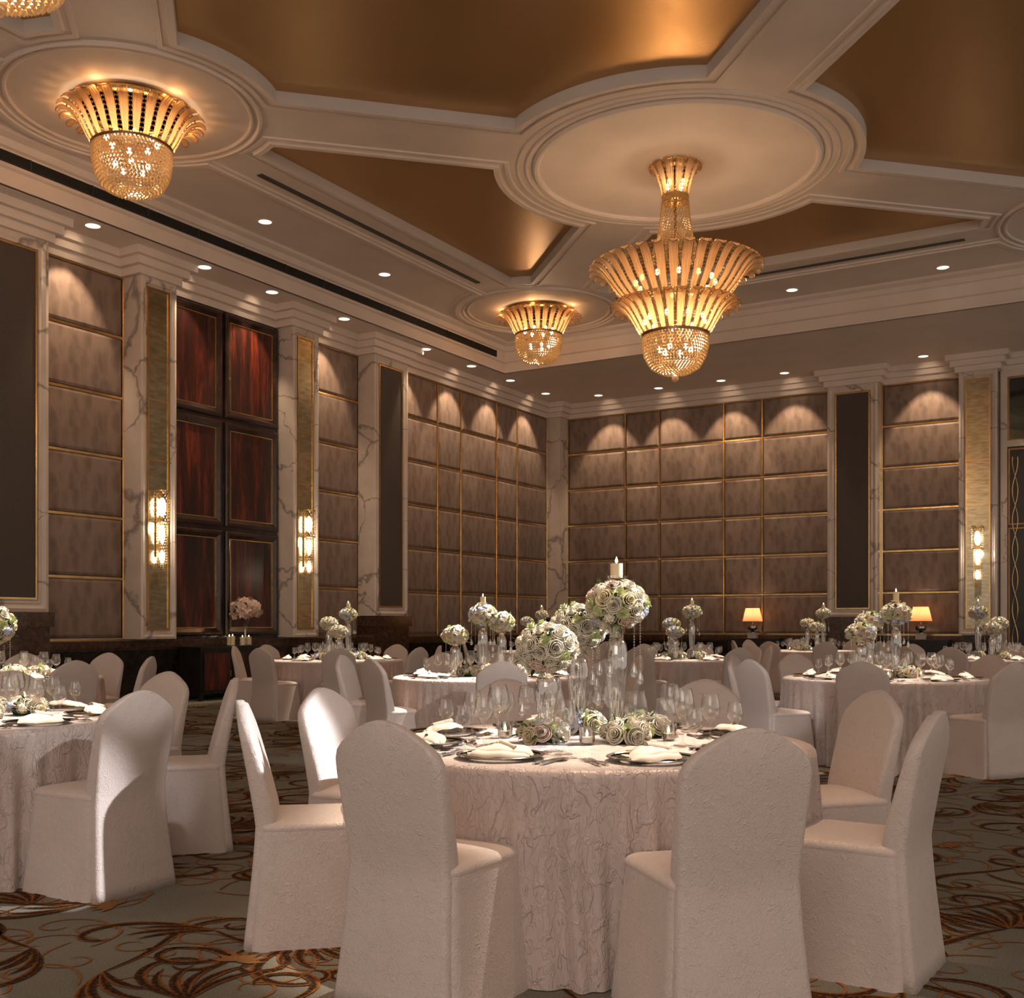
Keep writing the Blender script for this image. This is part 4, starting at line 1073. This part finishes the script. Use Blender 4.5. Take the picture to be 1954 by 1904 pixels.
for ti, (k, la, de, desc) in enumerate(TABLES):
    c = P(la, de); near = k in NEAR; midt = k in MID
    on = desc.replace('the ', '', 1)
    t = thing('banquet_table', 'round banquet table under a crinkled champagne cloth, %s' % desc, 'table', (c.x, c.y, 0), 0, 'round banquet tables')
    obj('tabletop', tb_top, t); obj('pedestal', tb_leg, t)
    o = obj('tablecloth', CL[ti % 3], t, (0, 0, 0), ti*1.3+(YAW if k == 'hero' else 0))
    for i, q in enumerate(CHAIRS[k]):
        if q is None: continue
        chair(la+q[0], de+q[1], c, 'ivory covered banquet chair, %s seat of %s' % (POS8[i], desc), 'ivory covered banquet chairs')
    # place settings
    for i, q in enumerate(CHAIRS[k]):
        if q is None and not (k in NEAR): continue
        if q is None: q = pol([5, 50, 95, 140, -175, -130, -85, -40][i])
        ax = P(q[0], q[1]); ax.normalize(); tx = Vector((ax.y, -ax.x, 0))  # tx: to the left of the diner? fixed below
        rz = atan2(-ax.y, -ax.x)-pi/2      # local +y points to the table centre
        rt = Vector((cos(rz), sin(rz), 0)); fw = Vector((-sin(rz), cos(rz), 0))
        pc = c+ax*.70
        seat = '%s seat of %s' % (WORDP[i], desc)
        if de < 18:
            pt_ = thing('charger_plate', 'silver rimmed charger plate at the '+seat, 'plate', (pc.x, pc.y, .752), 0, 'charger plates')
            obj('plate_rim', plate_rim, pt_); obj('plate_well', plate_c, pt_)
            nk = obj('napkin', NAP, None, (pc.x, pc.y, .762), rz+random.uniform(-.35, .35)); nk.scale = (.88, .85, 1.15); tag(nk, 'folded cream napkin at the '+seat, 'napkin', 'folded napkins')
        if near or midt:
            for kd, dx, dy, w_ in (('fork', -.205, -.09, 'outer'), ('fork', -.235, -.10, 'inner'), ('knife', .205, -.10, ''), ('spoon', .235, -.10, '')):
                if kd == 'fork' and w_ == 'inner' and not near: continue
                pp = pc+rt*dx+fw*dy; o = obj(kd, CUT[kd], None, (pp.x, pp.y, .7525), rz+random.uniform(-.05, .05))
                nm_ = {'fork': ('inner silver fork' if w_ == 'outer' else 'outer silver fork') if near else 'polished silver fork', 'knife': 'polished silver knife', 'spoon': 'polished silver spoon'}[kd]
                tag(o, nm_+' at the '+seat, kd, 'silver %ss' % kd)
        if k == 'hero':
            for kd, dy, fl_ in (('fork', .175, -pi/2), ('spoon', .20, pi/2)):
                pp = pc+fw*dy+rt*(-.09 if fl_ < 0 else .09); o = obj('dessert_'+kd, CUT[kd], None, (pp.x, pp.y, .7525), rz+fl_); o.scale = (.85, .85, .85)
                tag(o, 'small dessert %s above the plate, ' % kd+seat, kd, 'dessert cutlery')
        for gk, dx, dy in (('big', .06, .30), ('mid', .15, .22), ('small', .225, .13)):
            if de > 15 and gk == 'mid' and i % 2: continue
            pp = pc+rt*(dx-.0)+fw*dy+Vector((random.uniform(-.008, .008), random.uniform(-.008, .008), 0))
            o = obj('wine_glass', GL[gk], None, (pp.x, pp.y, .752)); tag(o, 'clear %s stemmed glass at the ' % {'big': 'large', 'mid': 'medium', 'small': 'small'}[gk]+seat, 'glass', 'stemmed glasses')
    # flowers
    det = k in ('hero', 'B', 'C', 'D')
    for kd, (dl, dd_, zc, rx, rz_) in ARR[k].items():
        p = P(la+dl, de+dd_, .752)
        ball_arr(k, kd, p, zc, rx, rz_, False, KN[kd], ti*7+len(kd), det, desc, 6 if kd != 'low' else 4, kd == 'tall')
        if kd == 'tall':
            zt = zc+rz_*.92+.003; h = .062 if k != 'C' else .09
            candle((p.x, p.y, zt), 'lit ivory pillar candle on top of the tallest flower ball, %s' % desc, .027, h)
    for q, (dl, dd_) in enumerate(((-.20, -.05), (.15, -.06), (.0, .34), (.27, .20))):
        p = P(la+dl*(1.0 if k == 'hero' else 1.1), de+dd_, .752)
        posy(p, 'low posy of white blooms, %s of four on %s' % (['left', 'front right', 'rear', 'right'][q], desc), ti*5+q, det)
    for q, (dl, dd_) in enumerate(((.34, .02), (-.02, -.14), (-.36, .12))):
        p = P(la+dl, de+dd_, .752)
        if k == 'B' and q == 0: p = P(la+.33, de-.35, .752)
        votive(p, '%s glass votive candle by the posies, %s' % (['right', 'front', 'left'][q], desc))

# candles and orchids on the left console
tr_ = thing('glass_tray', 'clear glass tray with candles on the mahogany console', 'tray', (-13.66, 13.62, .88))
MB().lathe([(.0001, 0), (.27, 0), (.28, .012), (.27, .010)], 36).build('plate', 'vase_glass', tr_)
for i, (y, x, h, r) in enumerate(((13.42, -13.60, .16, .04), (13.63, -13.58, .14, .045), (13.52, -13.78, .15, .04), (13.86, -13.66, .14, .045))):
    candle((x, y, .893), 'lit white pillar candle on the glass tray, %s in the row' % ['leftmost', 'second', 'rear', 'rightmost'][i], r, h)
t = thing('orchid_vase', 'dome of blush orchids on a tall trumpet vase beside candles', 'flowers', (-13.60, 13.72, .893))
MB().lathe([(.0001, 0), (.08, 0), (.08, .01), (.015, .03), (.012, .15), (.03, .30), (.07, .46), (.09, .50)], 24).build('vase', 'vase_glass', t)
rj = random.Random(8)
for kk, mt in bloom_list(.245, .25, .066, 9, 120, -.22, ['orchid'], 14):
    o = obj(NAMEOF[kk], FM[kk], t)
    o.matrix_local = Matrix.Translation(Vector((0, 0, .55))+Vector([rj.uniform(-.022, .022) for _ in range(3)])) @ mt @ Matrix.Rotation(rj.uniform(-.8, .8), 4, 'X') @ Matrix.Rotation(rj.uniform(-.8, .8), 4, 'Y')
MB().ball((0, 0, .58), .17, 12, 8, .7).build('foliage_core', 'dark_leaf', t)
